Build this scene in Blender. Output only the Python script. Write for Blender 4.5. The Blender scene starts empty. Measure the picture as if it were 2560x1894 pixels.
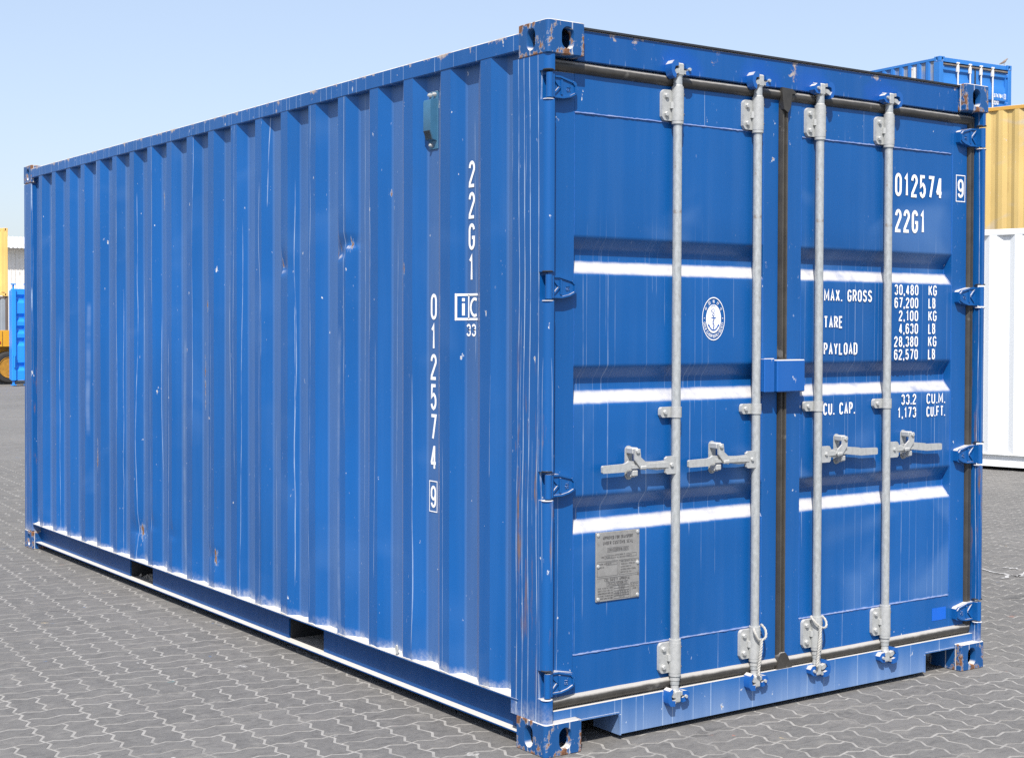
import bpy, bmesh, math, random
import numpy as np
from mathutils import Vector, Matrix

random.seed(7)
RNG = np.random.default_rng(11)
SC = bpy.context.scene
COL = SC.collection
R = math.radians

# ------------------------------------------------------------------ camera, sky, sun, exposure
YAW, PITCH, ROLL = 0.62554, -0.01924, 0.00353
EYE = Vector((-3.02417, -4.13585, 1.51928))
FPX, CX, CY, IW, IH = 3667.81, 1345.07, 885.61, 2560.0, 1894.0
fw = Vector((math.sin(YAW) * math.cos(PITCH), math.cos(YAW) * math.cos(PITCH), math.sin(PITCH)))
rt = Vector((math.cos(YAW), -math.sin(YAW), 0))
up = rt.cross(fw)
rt2 = rt * math.cos(ROLL) + up * math.sin(ROLL)
up2 = up * math.cos(ROLL) - rt * math.sin(ROLL)
cam = bpy.data.cameras.new('camera')
camo = bpy.data.objects.new('camera', cam)
COL.objects.link(camo)
camo.matrix_world = Matrix(((rt2.x, up2.x, -fw.x, EYE.x), (rt2.y, up2.y, -fw.y, EYE.y), (rt2.z, up2.z, -fw.z, EYE.z), (0, 0, 0, 1)))
cam.sensor_fit = 'HORIZONTAL'
cam.sensor_width = 36
cam.lens = FPX / IW * 36
cam.shift_x = (IW / 2 - CX) / IW
cam.shift_y = (CY - IH / 2) / IW
cam.clip_start, cam.clip_end = 0.05, 3000
SC.camera = camo

SUN = Vector((-0.85, -1.0, 1.60)).normalized()          # towards the sun
world = bpy.data.worlds.new('World')
SC.world = world
world.use_nodes = True
wt = world.node_tree
sky = wt.nodes.new('ShaderNodeTexSky')
sky.sky_type = 'NISHITA'
sky.sun_disc = False
sky.sun_elevation = math.asin(SUN.z)
sky.sun_rotation = math.atan2(SUN.x, SUN.y)
sky.altitude = 0
sky.air_density = 1.1
sky.dust_density = 1.5
sky.ozone_density = 2.0
bg = wt.nodes['Background']
tint = wt.nodes.new('ShaderNodeMix')
tint.data_type, tint.blend_type = 'RGBA', 'MULTIPLY'
tint.inputs[0].default_value = 1.0
tint.inputs[7].default_value = (1.02, 0.97, 1.03, 1)
wt.links.new(sky.outputs[0], tint.inputs[6])
veil = wt.nodes.new('ShaderNodeMix')                    # even desert haze over the whole sky
veil.data_type = 'RGBA'
veil.inputs[0].default_value = 0.42
veil.inputs[7].default_value = (4.05, 4.75, 5.7, 1)
wt.links.new(tint.outputs[2], veil.inputs[6])
wt.links.new(veil.outputs[2], bg.inputs[0])
bg.inputs[1].default_value = 0.135
sl = bpy.data.lights.new('sun', 'SUN')
sl.energy = 5.0
sl.angle = R(0.53)
sl.color = (1.0, 0.955, 0.90)
so = bpy.data.objects.new('sun', sl)
COL.objects.link(so)
so.rotation_euler = SUN.to_track_quat('Z', 'Y').to_euler()
so.location = (-8, -10, 16)
SC.view_settings.view_transform = 'Standard'
SC.view_settings.look = 'None'
SC.view_settings.exposure = 0.36
SC.view_settings.gamma = 1
SC.view_settings.use_curve_mapping = False
SC.cycles.use_denoising = False
SC.cycles.max_bounces = 6


def project(p):
    d = Vector(p) - EYE
    z = d.dot(fw)
    if z < 0.05:
        return None
    return CX + FPX * d.dot(rt2) / z, CY - FPX * d.dot(up2) / z, z


def at_pixel(u, v, depth):
    """world point seen at a photograph pixel, at a distance along the view axis"""
    return EYE + (fw + rt2 * ((u - CX) / FPX) + up2 * ((CY - v) / FPX)) * depth


# ------------------------------------------------------------------ node helper
class NT:
    def __init__(s, name):
        s.m = bpy.data.materials.new(name)
        s.m.use_nodes = True
        s.t = s.m.node_tree
        s.b = s.t.nodes['Principled BSDF']
        s._obj = s._geo = None

    def new(s, typ, **kw):
        n = s.t.nodes.new(typ)
        for k, v in kw.items():
            setattr(n, k, v)
        return n

    def put(s, sock, v):
        if isinstance(v, bpy.types.NodeSocket):
            s.t.links.new(v, sock)
        elif v is not None:
            if isinstance(v, (tuple, list)) and sock.type == 'RGBA' and len(v) == 3:
                v = (*v, 1)
            sock.default_value = v

    def math(s, op, a, b=None, c=None, clamp=False):
        n = s.new('ShaderNodeMath', operation=op, use_clamp=clamp)
        for i, v in enumerate((a, b, c)):
            if v is not None:
                s.put(n.inputs[i], v)
        return n.outputs[0]

    def add(s, a, b): return s.math('ADD', a, b)
    def sub(s, a, b): return s.math('SUBTRACT', a, b)
    def mul(s, a, b): return s.math('MULTIPLY', a, b)
    def mx(s, a, b): return s.math('MAXIMUM', a, b)

    def rng(s, v, a, b, c=0.0, d=1.0, smooth=False):
        n = s.new('ShaderNodeMapRange', clamp=True, interpolation_type='SMOOTHSTEP' if smooth else 'LINEAR')
        for i, x in enumerate((v, a, b, c, d)):
            s.put(n.inputs[i], x)
        return n.outputs[0]

    def mix(s, f, a, b):
        n = s.new('ShaderNodeMix', data_type='RGBA', clamp_factor=True)
        s.put(n.inputs[0], f)
        s.put(n.inputs[6], a)
        s.put(n.inputs[7], b)
        return n.outputs[2]

    def obj(s):
        if s._obj is None:
            s._obj = s.new('ShaderNodeTexCoord')
        return s._obj.outputs['Object']

    def gen(s):
        s.obj()
        return s._obj.outputs['Generated']

    def geo(s, k):
        if s._geo is None:
            s._geo = s.new('ShaderNodeNewGeometry')
        return s._geo.outputs[k]

    def sep(s, v):
        n = s.new('ShaderNodeSeparateXYZ')
        s.put(n.inputs[0], v)
        return n.outputs

    def comb(s, x, y, z):
        n = s.new('ShaderNodeCombineXYZ')
        for i, v in enumerate((x, y, z)):
            s.put(n.inputs[i], v)
        return n.outputs[0]

    def scale(s, v, sc):
        n = s.new('ShaderNodeVectorMath', operation='MULTIPLY')
        s.put(n.inputs[0], v)
        n.inputs[1].default_value = sc if isinstance(sc, (tuple, list)) else (sc,) * 3
        return n.outputs[0]

    def noise(s, v, scale, detail=3, rough=0.55, out=0, dist=0.0):
        n = s.new('ShaderNodeTexNoise')
        s.put(n.inputs['Vector'], v)
        n.inputs['Scale'].default_value = scale
        n.inputs['Detail'].default_value = detail
        n.inputs['Roughness'].default_value = rough
        n.inputs['Distortion'].default_value = dist
        return n.outputs[out]

    def white1(s, w):
        n = s.new('ShaderNodeTexWhiteNoise', noise_dimensions='1D')
        s.put(n.inputs['W'], w)
        return n.outputs

    def bump(s, h, strength, dist, normal=None):
        n = s.new('ShaderNodeBump')
        n.inputs['Strength'].default_value = strength
        n.inputs['Distance'].default_value = dist
        s.put(n.inputs['Height'], h)
        if normal:
            s.put(n.inputs['Normal'], normal)
        return n.outputs[0]

    def streak(s, across, z, cell, w, prob, seed, zmid, zspan, wob=0.03, full=False):
        """thin wandering vertical lines: one candidate per cell, random place, height and length"""
        wn = s.noise(s.comb(s.mul(across, 1.3), seed * 3.7, s.mul(z, 0.9)), 1.0, 2, 0.5)
        q = s.add(s.math('DIVIDE', s.add(across, s.mul(s.sub(wn, 0.5), wob)), cell), 37.3 * seed)
        c = s.math('FLOOR', q)
        fr = s.sub(q, c)
        wv, wc = s.white1(s.add(c, 0.37 * seed))[0:2]
        rgb = s.new('ShaderNodeSeparateColor')
        s.put(rgb.inputs[0], wc)
        r, g, b = rgb.outputs
        d = s.mul(s.math('ABSOLUTE', s.sub(fr, s.add(0.12, s.mul(r, 0.76)))), cell)
        line = s.rng(d, w * 0.35, w, 1, 0)
        m = s.mul(line, s.math('LESS_THAN', g, prob))
        if not full:
            zc = s.add(zmid - zspan * 0.5, s.mul(b, zspan))
            hl = s.add(0.12, s.mul(s.math('FRACT', s.mul(g, 97.3)), zspan * 0.55))
            m = s.mul(m, s.rng(s.math('ABSOLUTE', s.sub(z, zc)), s.mul(hl, 0.9), hl, 1, 0))
        br = s.noise(s.comb(c, seed, s.mul(z, 3.0)), 2.2, 3, 0.6)
        return s.mul(m, s.rng(br, 0.32, 0.62, 0.15, 1.0))


DUSTC = (0.62, 0.595, 0.55)
LINEC = (0.42, 0.52, 0.64)


def paint(name, base, rough=0.36, dust=1.0, streaks=(), haze=0.0, foot=None, chips=0.0, rust=0.0, edge=0.0,
          speck=0.0, var=0.12, wave=0.0, faded=None, rustband=None, wetlow=None, spec=0.36, sheen=0.03, scars=(), spray=None, hollow=0.0):
    """weathered container paint, in metres of the container's own axes"""
    n = NT(name)
    P = n.obj()
    x, y, z = n.sep(P)
    big = n.noise(P, 0.9, 4, 0.55)
    dark = tuple(c * (1 - var) for c in base)
    lite = tuple(min(1, c * (1 + var)) for c in base)
    col = n.mix(n.rng(big, 0.3, 0.7), dark, lite)
    ro = rough
    if faded:
        col = n.mix(n.mul(n.rng(n.noise(P, 1.4, 5, 0.6), 0.35, 0.6), n.rng(x, faded[1], faded[2])), col, faded[0])
    if haze:  # random pale patches in the colour, imitating soft reflections on the door panels
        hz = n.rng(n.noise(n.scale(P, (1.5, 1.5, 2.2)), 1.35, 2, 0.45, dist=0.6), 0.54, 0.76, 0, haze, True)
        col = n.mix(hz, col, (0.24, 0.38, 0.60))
    # a thin film of dust everywhere, streaked downwards
    film = n.noise(n.comb(n.mul(x, 14), n.mul(y, 14), n.mul(z, 0.7)), 1.0, 4, 0.6)
    col = n.mix(n.rng(film, 0.45, 0.8, 0.0, 0.05 * dust), col, (0.20, 0.32, 0.48))
    if hollow:
        col = n.mix(n.mul(n.rng(x, 0.034, 0.0385), n.rng(film, 0.25, 0.65, hollow * 0.6, hollow)), col, (0.27, 0.34, 0.42))
    for st in streaks:
        across = {'x': x, 'y': y, 'xy': n.add(x, y)}[st['s']]
        m = n.streak(across, z, st['cell'], st['w'], st['p'], st['seed'], st.get('zm', 1.3), st.get('zs', 2.2), st.get('wob', 0.03), st.get('full', False))
        if 'band' in st:
            m = n.mul(m, n.rng(z, st['band'][0], st['band'][1]))
        col = n.mix(n.mul(m, st.get('a', 0.7)), col, st.get('c', LINEC))
    if speck:
        sp = n.noise(n.comb(n.mul(x, 110), n.mul(y, 110), n.mul(z, 38)), 1.0, 2, 0.5)
        sp2 = n.rng(n.noise(P, 3.1, 2, 0.5), 0.46, 0.62)
        col = n.mix(n.mul(n.rng(sp, 0.72, 0.765), n.mul(sp2, speck)), col, (0.62, 0.68, 0.74))
    if wetlow:
        col = n.mix(n.mul(n.rng(z, wetlow[0], wetlow[1], 1, 0), n.rng(film, 0.3, 0.7, 0.5 * wetlow[2], wetlow[2])), col, (0.42, 0.52, 0.66))
    if foot:
        fz = n.add(z, n.mul(n.sub(n.noise(P, 7, 4, 0.7), 0.5), 0.10))
        col = n.mix(n.mul(n.rng(fz, foot[0], foot[1], 0.70, 0, True), n.mul(n.rng(n.noise(P, 45, 5, 0.75), 0.30, 0.62), n.rng(n.noise(P, 2.2, 3, 0.6), 0.36, 0.6, 0.25, 1.0))), col, (0.70, 0.68, 0.63))
    # dust that settled on whatever faces up
    nz = n.sep(n.geo('Normal'))[2]
    up_ = n.mul(n.rng(n.add(nz, n.mul(n.sub(n.noise(P, 16, 4, 0.65), 0.5), 0.30)), 0.26, 0.80, 0, dust, True), n.rng(n.noise(P, 5, 3, 0.6), 0.12, 0.36))
    col = n.mix(up_, col, n.mix(n.noise(P, 30, 3, 0.6), DUSTC, (0.54, 0.51, 0.46)))
    ro = n.add(rough, n.mul(up_, 0.4))
    if rustband:
        rb = n.mul(n.rng(n.noise(n.comb(n.mul(x, 26), n.mul(y, 26), n.mul(z, 3.0)), 1.0, 5, 0.65), 0.56, 0.66),
                   n.mul(n.rng(n.math('ABSOLUTE', n.sub(z, rustband[0])), 0, rustband[1], 1, 0), rustband[2]))
        col = n.mix(rb, col, n.mix(n.noise(P, 40, 3), (0.10, 0.085, 0.05), (0.30, 0.15, 0.07)))
    if chips:
        ch = n.noise(n.scale(P, (1, 1, 0.55)), 24, 5, 0.62)
        col = n.mix(n.rng(ch, 0.70 - chips * 0.12, 0.73 - chips * 0.12), col, (0.60, 0.62, 0.62))
        col = n.mix(n.rng(ch, 0.74 - chips * 0.12, 0.76 - chips * 0.12), col, (0.22, 0.10, 0.05))
    if rust:
        g = n.sep(n.gen())
        e = [n.sub(0.5, n.math('ABSOLUTE', n.sub(a, 0.5))) for a in g]
        lo, hi = n.math('MINIMUM', e[0], e[1]), n.mx(e[0], e[1])
        sec = n.mx(lo, n.math('MINIMUM', hi, e[2]))
        rn = n.add(n.noise(n.scale(P, (1, 1, 0.7)), 19, 6, 0.66), n.rng(sec, 0.0, 0.26, rust * 0.15, 0))
        col = n.mix(n.rng(rn, 0.605, 0.640, 0, 0.75), col, (0.44, 0.43, 0.41))
        rc = n.mix(n.rng(n.noise(P, 60, 4, 0.6), 0.35, 0.65), (0.085, 0.042, 0.026), (0.27, 0.12, 0.055))
        rmask = n.rng(rn, 0.622, 0.66)
        col = n.mix(rmask, col, rc)
        ro = n.add(ro, n.mul(rmask, 0.4))
        wl = n.streak(n.add(x, y), z, 0.05, 0.0035, 0.5, 9.1, 1.3, 2, 0.05, True)
        col = n.mix(n.mul(wl, 0.8), col, (0.66, 0.66, 0.64))
    if spray:
        m = None
        for px_, pz_ in spray[0]:
            dx, dz = n.sub(x, px_), n.sub(z, pz_)
            dd = n.math('SQRT', n.add(n.mul(dx, dx), n.mul(n.mul(dz, dz), 2.2)))
            q = n.rng(n.add(dd, n.mul(n.sub(n.noise(P, 14, 4, 0.6), 0.5), 0.13)), 0.05, 0.15, 1, 0, True)
            m = q if m is None else n.mx(m, q)
        col = n.mix(n.mul(m, 0.35), col, spray[1])
    for sy, sz, ry, rz, sc_ in scars:
        dy, dz = n.math('DIVIDE', n.sub(y, sy), ry), n.math('DIVIDE', n.sub(z, sz), rz)
        dd = n.math('SQRT', n.add(n.mul(dy, dy), n.mul(dz, dz)))
        q = n.add(dd, n.mul(n.sub(n.noise(n.scale(P, (1, 1, 0.30)), 95, 4, 0.7), 0.47), 4.5))
        col = n.mix(n.rng(q, 0.6, 1.0, 0.6, 0), col, (0.38, 0.43, 0.48))
        col = n.mix(n.rng(q, 0.45, 0.6, 1, 0), col, n.mix(n.noise(P, 90, 3), (0.07, 0.045, 0.03), (0.27, 0.13, 0.06)))
    if edge:
        en = n.add(n.noise(P, 11, 6, 0.7), n.rng(z, 2.53, 2.568, 0, edge))
        col = n.mix(n.rng(en, 0.66, 0.72), col, n.mix(n.noise(P, 50, 3), (0.50, 0.50, 0.48), (0.25, 0.12, 0.06)))
    n.put(n.b.inputs['Base Color'], col)
    n.put(n.b.inputs['Roughness'], ro)
    n.b.inputs['Specular IOR Level'].default_value = spec
    n.b.inputs['Sheen Weight'].default_value = sheen * min(1.0, dust)
    n.b.inputs['Sheen Roughness'].default_value = 0.35
    n.put(n.b.inputs['Sheen Tint'], (0.85, 0.87, 0.9, 1))
    h = n.noise(P, 260, 2, 0.5)
    nrm = n.bump(h, 0.06, 0.0006)
    if wave:
        nrm = n.bump(n.noise(n.scale(P, (1, 1, 0.7)), 2.6, 2, 0.5), wave, 0.03, nrm)
    n.put(n.b.inputs['Normal'], nrm)
    return n.m


def simple(name, base, rough=0.5, metal=0.0, var=0.15, nscale=20.0, bump=0.0, dust=0.0, spots=None, vscale=(1, 1, 1)):
    n = NT(name)
    P = n.obj()
    nz = n.noise(n.scale(P, vscale), nscale, 4, 0.6)
    col = n.mix(n.rng(nz, 0.3, 0.7), tuple(c * (1 - var) for c in base), tuple(min(1, c * (1 + var)) for c in base))
    if spots:
        col = n.mix(n.rng(n.noise(P, spots[1], 4, 0.6), spots[2], spots[2] + 0.05), col, spots[0])
    if dust:
        up_ = n.rng(n.add(n.sep(n.geo('Normal'))[2], n.mul(n.sub(n.noise(P, 30, 3), 0.5), 0.25)), 0.3, 0.75, 0, dust, True)
        col = n.mix(up_, col, DUSTC)
    n.put(n.b.inputs['Base Color'], col)
    n.b.inputs['Roughness'].default_value = rough
    n.b.inputs['Metallic'].default_value = metal
    if bump:
        n.put(n.b.inputs['Normal'], n.bump(n.noise(P, nscale * 4, 4, 0.6), bump, 0.004))
    return n.m


BLUE = (0.0035, 0.082, 0.285)
drip = [dict(s='x', cell=0.035, w=0.0020, p=0.62, seed=1.0, a=0.22, zm=1.0, zs=2.0, wob=0.012, band=(1.95, 1.70)),
        dict(s='x', cell=0.11, w=0.0034, p=0.55, seed=2.0, a=0.30, zm=0.8, zs=1.6, wob=0.02, band=(1.95, 1.70))]
M = {}
M['side'] = paint('side_paint', BLUE, 0.40, streaks=[
    dict(s='y', cell=0.19, w=0.0030, p=0.66, seed=3.0, a=0.55, zm=1.4, zs=2.2, wob=0.09),
    dict(s='y', cell=0.11, w=0.0021, p=0.5, seed=4.0, a=0.5, zm=1.1, zs=2.0, wob=0.05),
    dict(s='y', cell=0.9, w=0.020, p=0.5, seed=5.0, a=0.20, zm=0.9, zs=1.6, wob=0.12)],
    foot=(0.170, 0.222), chips=0.02, speck=0.26, haze=0.05, wave=0.05, sheen=0.04, hollow=0.16, scars=[
        (3.945, 0.35, 0.020, 0.060, 1), (3.865, 0.40, 0.012, 0.06, 1), (2.955, 0.335, 0.014, 0.045, 1), (2.87, 0.33, 0.016, 0.05, 1),
        (1.555, 1.865, 0.010, 0.030, 1), (1.455, 1.865, 0.010, 0.030, 1), (1.60, 1.83, 0.007, 0.045, 1), (2.105, 1.80, 0.008, 0.030, 1),
        (4.60, 0.72, 0.014, 0.12, 1), (3.03, 1.62, 0.012, 0.03, 1), (2.42, 1.70, 0.010, 0.03, 1), (1.14, 2.06, 0.008, 0.02, 1), (0.98, 1.75, 0.006, 0.03, 1), (3.06, 1.25, 0.007, 0.16, 1), (3.62, 2.2, 0.008, 0.05, 1), (2.70, 2.02, 0.007, 0.07, 1)])
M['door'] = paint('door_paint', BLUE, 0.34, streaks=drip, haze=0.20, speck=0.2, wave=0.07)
M['frame'] = paint('door_frame_paint', BLUE, 0.36, streaks=[dict(s='x', cell=0.09, w=0.002, p=0.35, seed=6.0, a=0.4)], speck=0.35, chips=0.05)
M['post'] = paint('post_paint', BLUE, 0.36, dust=0.8, streaks=[
    dict(s='xy', cell=0.045, w=0.0026, p=0.7, seed=7.0, a=0.85, zm=1.3, zs=2.4, wob=0.05, full=True),
    dict(s='xy', cell=0.02, w=0.0016, p=0.4, seed=8.0, a=0.5, zm=0.9, zs=2.0, wob=0.06)],
    chips=0.14, speck=0.45, rustband=(0.85, 0.75, 0.95), foot=(0.10, 0.19))
M['rail'] = paint('rail_paint', BLUE, 0.42, streaks=[dict(s='y', cell=0.05, w=0.003, p=0.6, seed=12.0, a=0.45, full=True)], edge=0.17, speck=0.5, chips=0.15)
M['lowrail'] = paint('bottom_rail_shaded_blue', (0.0035, 0.056, 0.200), 0.42, streaks=[], speck=0.1, spec=0.12, sheen=0.0)  # the container blue, darkened to paint in the shade below the flange
M['header'] = paint('header_paint', (0.0035, 0.074, 0.268), 0.36, streaks=[dict(s='x', cell=0.05, w=0.0025, p=0.4, seed=13.0, a=0.5, band=(2.49, 2.465), full=True)], speck=0.25, edge=0.05, spray=([(b_, 2.49) for b_ in (0.65, 1.07, 1.36, 1.78)], (0.003, 0.070, 0.42)))
M['sill'] = paint('sill_paint', (0.012, 0.104, 0.32), 0.40, streaks=[dict(s='x', cell=0.06, w=0.003, p=0.6, seed=14.0, a=0.6, full=True)], speck=1.0, chips=0.12, wetlow=(0.03, 0.16, 0.40))
M['cast'] = paint('casting_paint', (0.008, 0.074, 0.235), 0.45, rust=0.9, speck=0.5, dust=0.9)
M['hinge'] = paint('hinge_paint', BLUE, 0.36, dust=0.9, chips=0.1)
M['keeper'] = paint('keeper_paint', (0.008, 0.092, 0.34), 0.36, dust=0.9, chips=0.3)
M['galv'] = simple('galvanised_grey', (0.40, 0.42, 0.42), 0.36, 0.3, 0.16, 90, 0.05, dust=0.35, spots=((0.30, 0.27, 0.24), 26, 0.66), vscale=(1, 1, 0.5))
M['galv2'] = simple('grey_cast_fitting', (0.375, 0.385, 0.378), 0.5, 0.1, 0.12, 60, 0.10, dust=0.5, spots=((0.34, 0.26, 0.20), 30, 0.69))
M['gasket'] = simple('gasket_rubber', (0.040, 0.037, 0.032), 0.5, 0, 0.25, 14, 0.05, dust=0.58, spots=((0.10, 0.095, 0.085), 9, 0.64))  # dust raised, rubber darkened: paints a lit upper half and shaded lower half
M['screw'] = simple('dark_screw', (0.05, 0.05, 0.05), 0.5, 0.4)
M['white'] = simple('white_marking_paint', (0.86, 0.86, 0.85), 0.45, 0, 0.03, 30)
M['logoblue'] = simple('emblem_blue', (0.02, 0.10, 0.36), 0.4)
M['plate'] = simple('aluminium_plate', (0.36, 0.355, 0.34), 0.42, 0.5, 0.12, 40, 0.03, spots=((0.24, 0.21, 0.18), 12, 0.64))
M['ink'] = simple('plate_ink', (0.05, 0.05, 0.055), 0.6)
M['decal'] = simple('bright_blue_decal', (0.004, 0.115, 0.56), 0.35, 0, 0.03)
M['vent'] = simple('vent_plastic', (0.040, 0.135, 0.235), 0.42, 0, 0.08, 30, dust=0.5)
M['dark'] = simple('dark_steel_and_shade', (0.02, 0.022, 0.026), 0.7)  # dark metal parts; also paints the shade inside the forklift pockets
M['wood'] = simple('floor_underside', (0.05, 0.045, 0.04), 0.8)
M['sand'] = simple('packed_sand', (0.30, 0.28, 0.25), 0.9, 0, 0.2, 60, 0.3)
M['dustpile'] = simple('settled_dust', (0.56, 0.535, 0.49), 0.9, 0, 0.12, 40, 0.2)
M['gravel'] = simple('pocket_gravel', (0.30, 0.27, 0.23), 0.9, 0, 0.3, 40, 0.3)
M['rope'] = simple('white_rope', (0.42, 0.41, 0.375), 0.8, 0, 0.15, 90)
M['weld'] = paint('weld_paint', (0.014, 0.10, 0.36), 0.4, dust=0.9, chips=0.2)


# ------------------------------------------------------------------ mesh helpers
class MB:
    def __init__(s):
        s.v, s.f = [], []

    def quadgrid(s, rows):
        o = len(s.v)
        w = len(rows[0])
        for r in rows:
            s.v += [tuple(p) for p in r]
        for j in range(len(rows) - 1):
            for i in range(w - 1):
                a = o + j * w + i
                s.f.append((a, a + 1, a + w + 1, a + w))
        return s

    def box(s, x0, x1, y0, y1, z0, z1, b=0.0):
        if b <= 0:
            o = len(s.v)
            s.v += [(x, y, z) for x in (x0, x1) for y in (y0, y1) for z in (z0, z1)]
            for q in ((0, 1, 3, 2), (4, 6, 7, 5), (0, 4, 5, 1), (2, 3, 7, 6), (0, 2, 6, 4), (1, 5, 7, 3)):
                s.f.append(tuple(o + i for i in q))
            return s
        o = len(s.v)
        c = [(x0, x1), (y0, y1), (z0, z1)]
        idx = {}
        for i in (0, 1):
            for j in (0, 1):
                for k in (0, 1):
                    for ax in range(3):
                        p = []
                        for d, bit in enumerate((i, j, k)):
                            q = c[d][bit]
                            if d != ax:
                                q += b if bit == 0 else -b
                            p.append(q)
                        idx[(i, j, k, ax)] = len(s.v)
                        s.v.append(tuple(p))
        for ax in range(3):
            o1, o2 = [d for d in range(3) if d != ax]
            for bit in (0, 1):
                q = []
                for a, b_ in ((0, 0), (1, 0), (1, 1), (0, 1)):
                    t = [0, 0, 0]
                    t[ax], t[o1], t[o2] = bit, a, b_
                    q.append(idx[(*t, ax)])
                s.f.append(tuple(q))
            for a in (0, 1):
                for b_ in (0, 1):
                    t0, t1 = [0, 0, 0], [0, 0, 0]
                    t0[o1] = t1[o1] = a
                    t0[o2] = t1[o2] = b_
                    t1[ax] = 1
                    s.f.append((idx[(*t0, o1)], idx[(*t0, o2)], idx[(*t1, o2)], idx[(*t1, o1)]))
        for i in (0, 1):
            for j in (0, 1):
                for k in (0, 1):
                    s.f.append(tuple(idx[(i, j, k, ax)] for ax in range(3)))
        return s

    def prism(s, poly, axis, a, b, caps=True):
        o, n = len(s.v), len(poly)
        for t in (a, b):
            for p, q in poly:
                s.v.append({'x': (t, p, q), 'y': (p, t, q), 'z': (p, q, t)}[axis])
        for i in range(n):
            j = (i + 1) % n
            s.f.append((o + i, o + j, o + n + j, o + n + i))
        if caps:
            s.f.append(tuple(range(o, o + n)))
            s.f.append(tuple(range(o + 2 * n - 1, o + n - 1, -1)))
        return s

    def rev(s, pts, n=16, caps=True):
        """pts: list of (centre, radius) rings along an axis"""
        P = [Vector(p) for p, r in pts]
        ax = (P[-1] - P[0]).normalized()
        u = ax.orthogonal().normalized()
        w = ax.cross(u)
        o = len(s.v)
        for (p, r), c in zip(pts, P):
            for i in range(n):
                a = 2 * math.pi * i / n
                s.v.append(tuple(c + (u * math.cos(a) + w * math.sin(a)) * r))
        for k in range(len(pts) - 1):
            for i in range(n):
                j = (i + 1) % n
                s.f.append((o + k * n + i, o + k * n + j, o + (k + 1) * n + j, o + (k + 1) * n + i))
        if caps:
            s.f.append(tuple(range(o, o + n)))
            e = o + (len(pts) - 1) * n
            s.f.append(tuple(range(e + n - 1, e - 1, -1)))
        return s

    def cyl(s, p0, p1, r, n=16, r1=None):
        return s.rev([(p0, r), (p1, r if r1 is None else r1)], n)

    def tube(s, path, r, n=6, rf=None):
        P = [Vector(p) for p in path]
        o = len(s.v)
        u = None
        for k, p in enumerate(P):
            t = (P[min(k + 1, len(P) - 1)] - P[max(k - 1, 0)]).normalized()
            if u is None:
                u = t.orthogonal().normalized()
            u = (u - t * u.dot(t)).normalized()
            w = t.cross(u)
            rr = rf[k] if rf else r
            for i in range(n):
                a = 2 * math.pi * i / n
                s.v.append(tuple(p + (u * math.cos(a) + w * math.sin(a)) * rr))
        for k in range(len(P) - 1):
            for i in range(n):
                j = (i + 1) % n
                s.f.append((o + k * n + i, o + k * n + j, o + (k + 1) * n + j, o + (k + 1) * n + i))
        s.f.append(tuple(range(o, o + n)))
        e = o + (len(P) - 1) * n
        s.f.append(tuple(range(e + n - 1, e - 1, -1)))
        return s

    def mesh(s, name, mat, ang=32, recalc=True):
        me = bpy.data.meshes.new(name)
        me.from_pydata(s.v, [], s.f)
        if recalc:
            bm = bmesh.new()
            bm.from_mesh(me)
            bmesh.ops.recalc_face_normals(bm, faces=bm.faces)
            bm.to_mesh(me)
            bm.free()
        me.polygons.foreach_set('use_smooth', [True] * len(me.polygons))
        me.set_sharp_from_angle(angle=R(ang))
        if mat:
            me.materials.append(mat)
        return me

    def build(s, name, mat, parent=None, loc=None, ang=32, recalc=True):
        return link(name, s.mesh(name, mat, ang, recalc), parent, loc)


def link(name, data, parent=None, loc=None, scale=None, rot=None):
    o = bpy.data.objects.new(name, data)
    COL.objects.link(o)
    if parent:
        o.parent = parent
    if loc:
        o.location = loc
    if scale:
        o.scale = scale
    if rot:
        o.rotation_euler = rot
    return o


def thing(name, label, cat, loc=(0, 0, 0), rz=0.0, group=None):
    o = link(name, None, None, loc, rot=(0, 0, rz))
    tag(o, label, cat, group)
    return o


def tag(o, label=None, cat=None, group=None, kind=None):
    if label: o['label'] = label
    if cat: o['category'] = cat
    if group: o['group'] = group
    if kind: o['kind'] = kind
    return o


# ------------------------------------------------------------------ stroke lettering
def arc(cx, cy, rx, ry, a0, a1, n=8):
    return [(cx + rx * math.cos(R(a0 + (a1 - a0) * i / n)), cy + ry * math.sin(R(a0 + (a1 - a0) * i / n))) for i in range(n + 1)]


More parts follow.
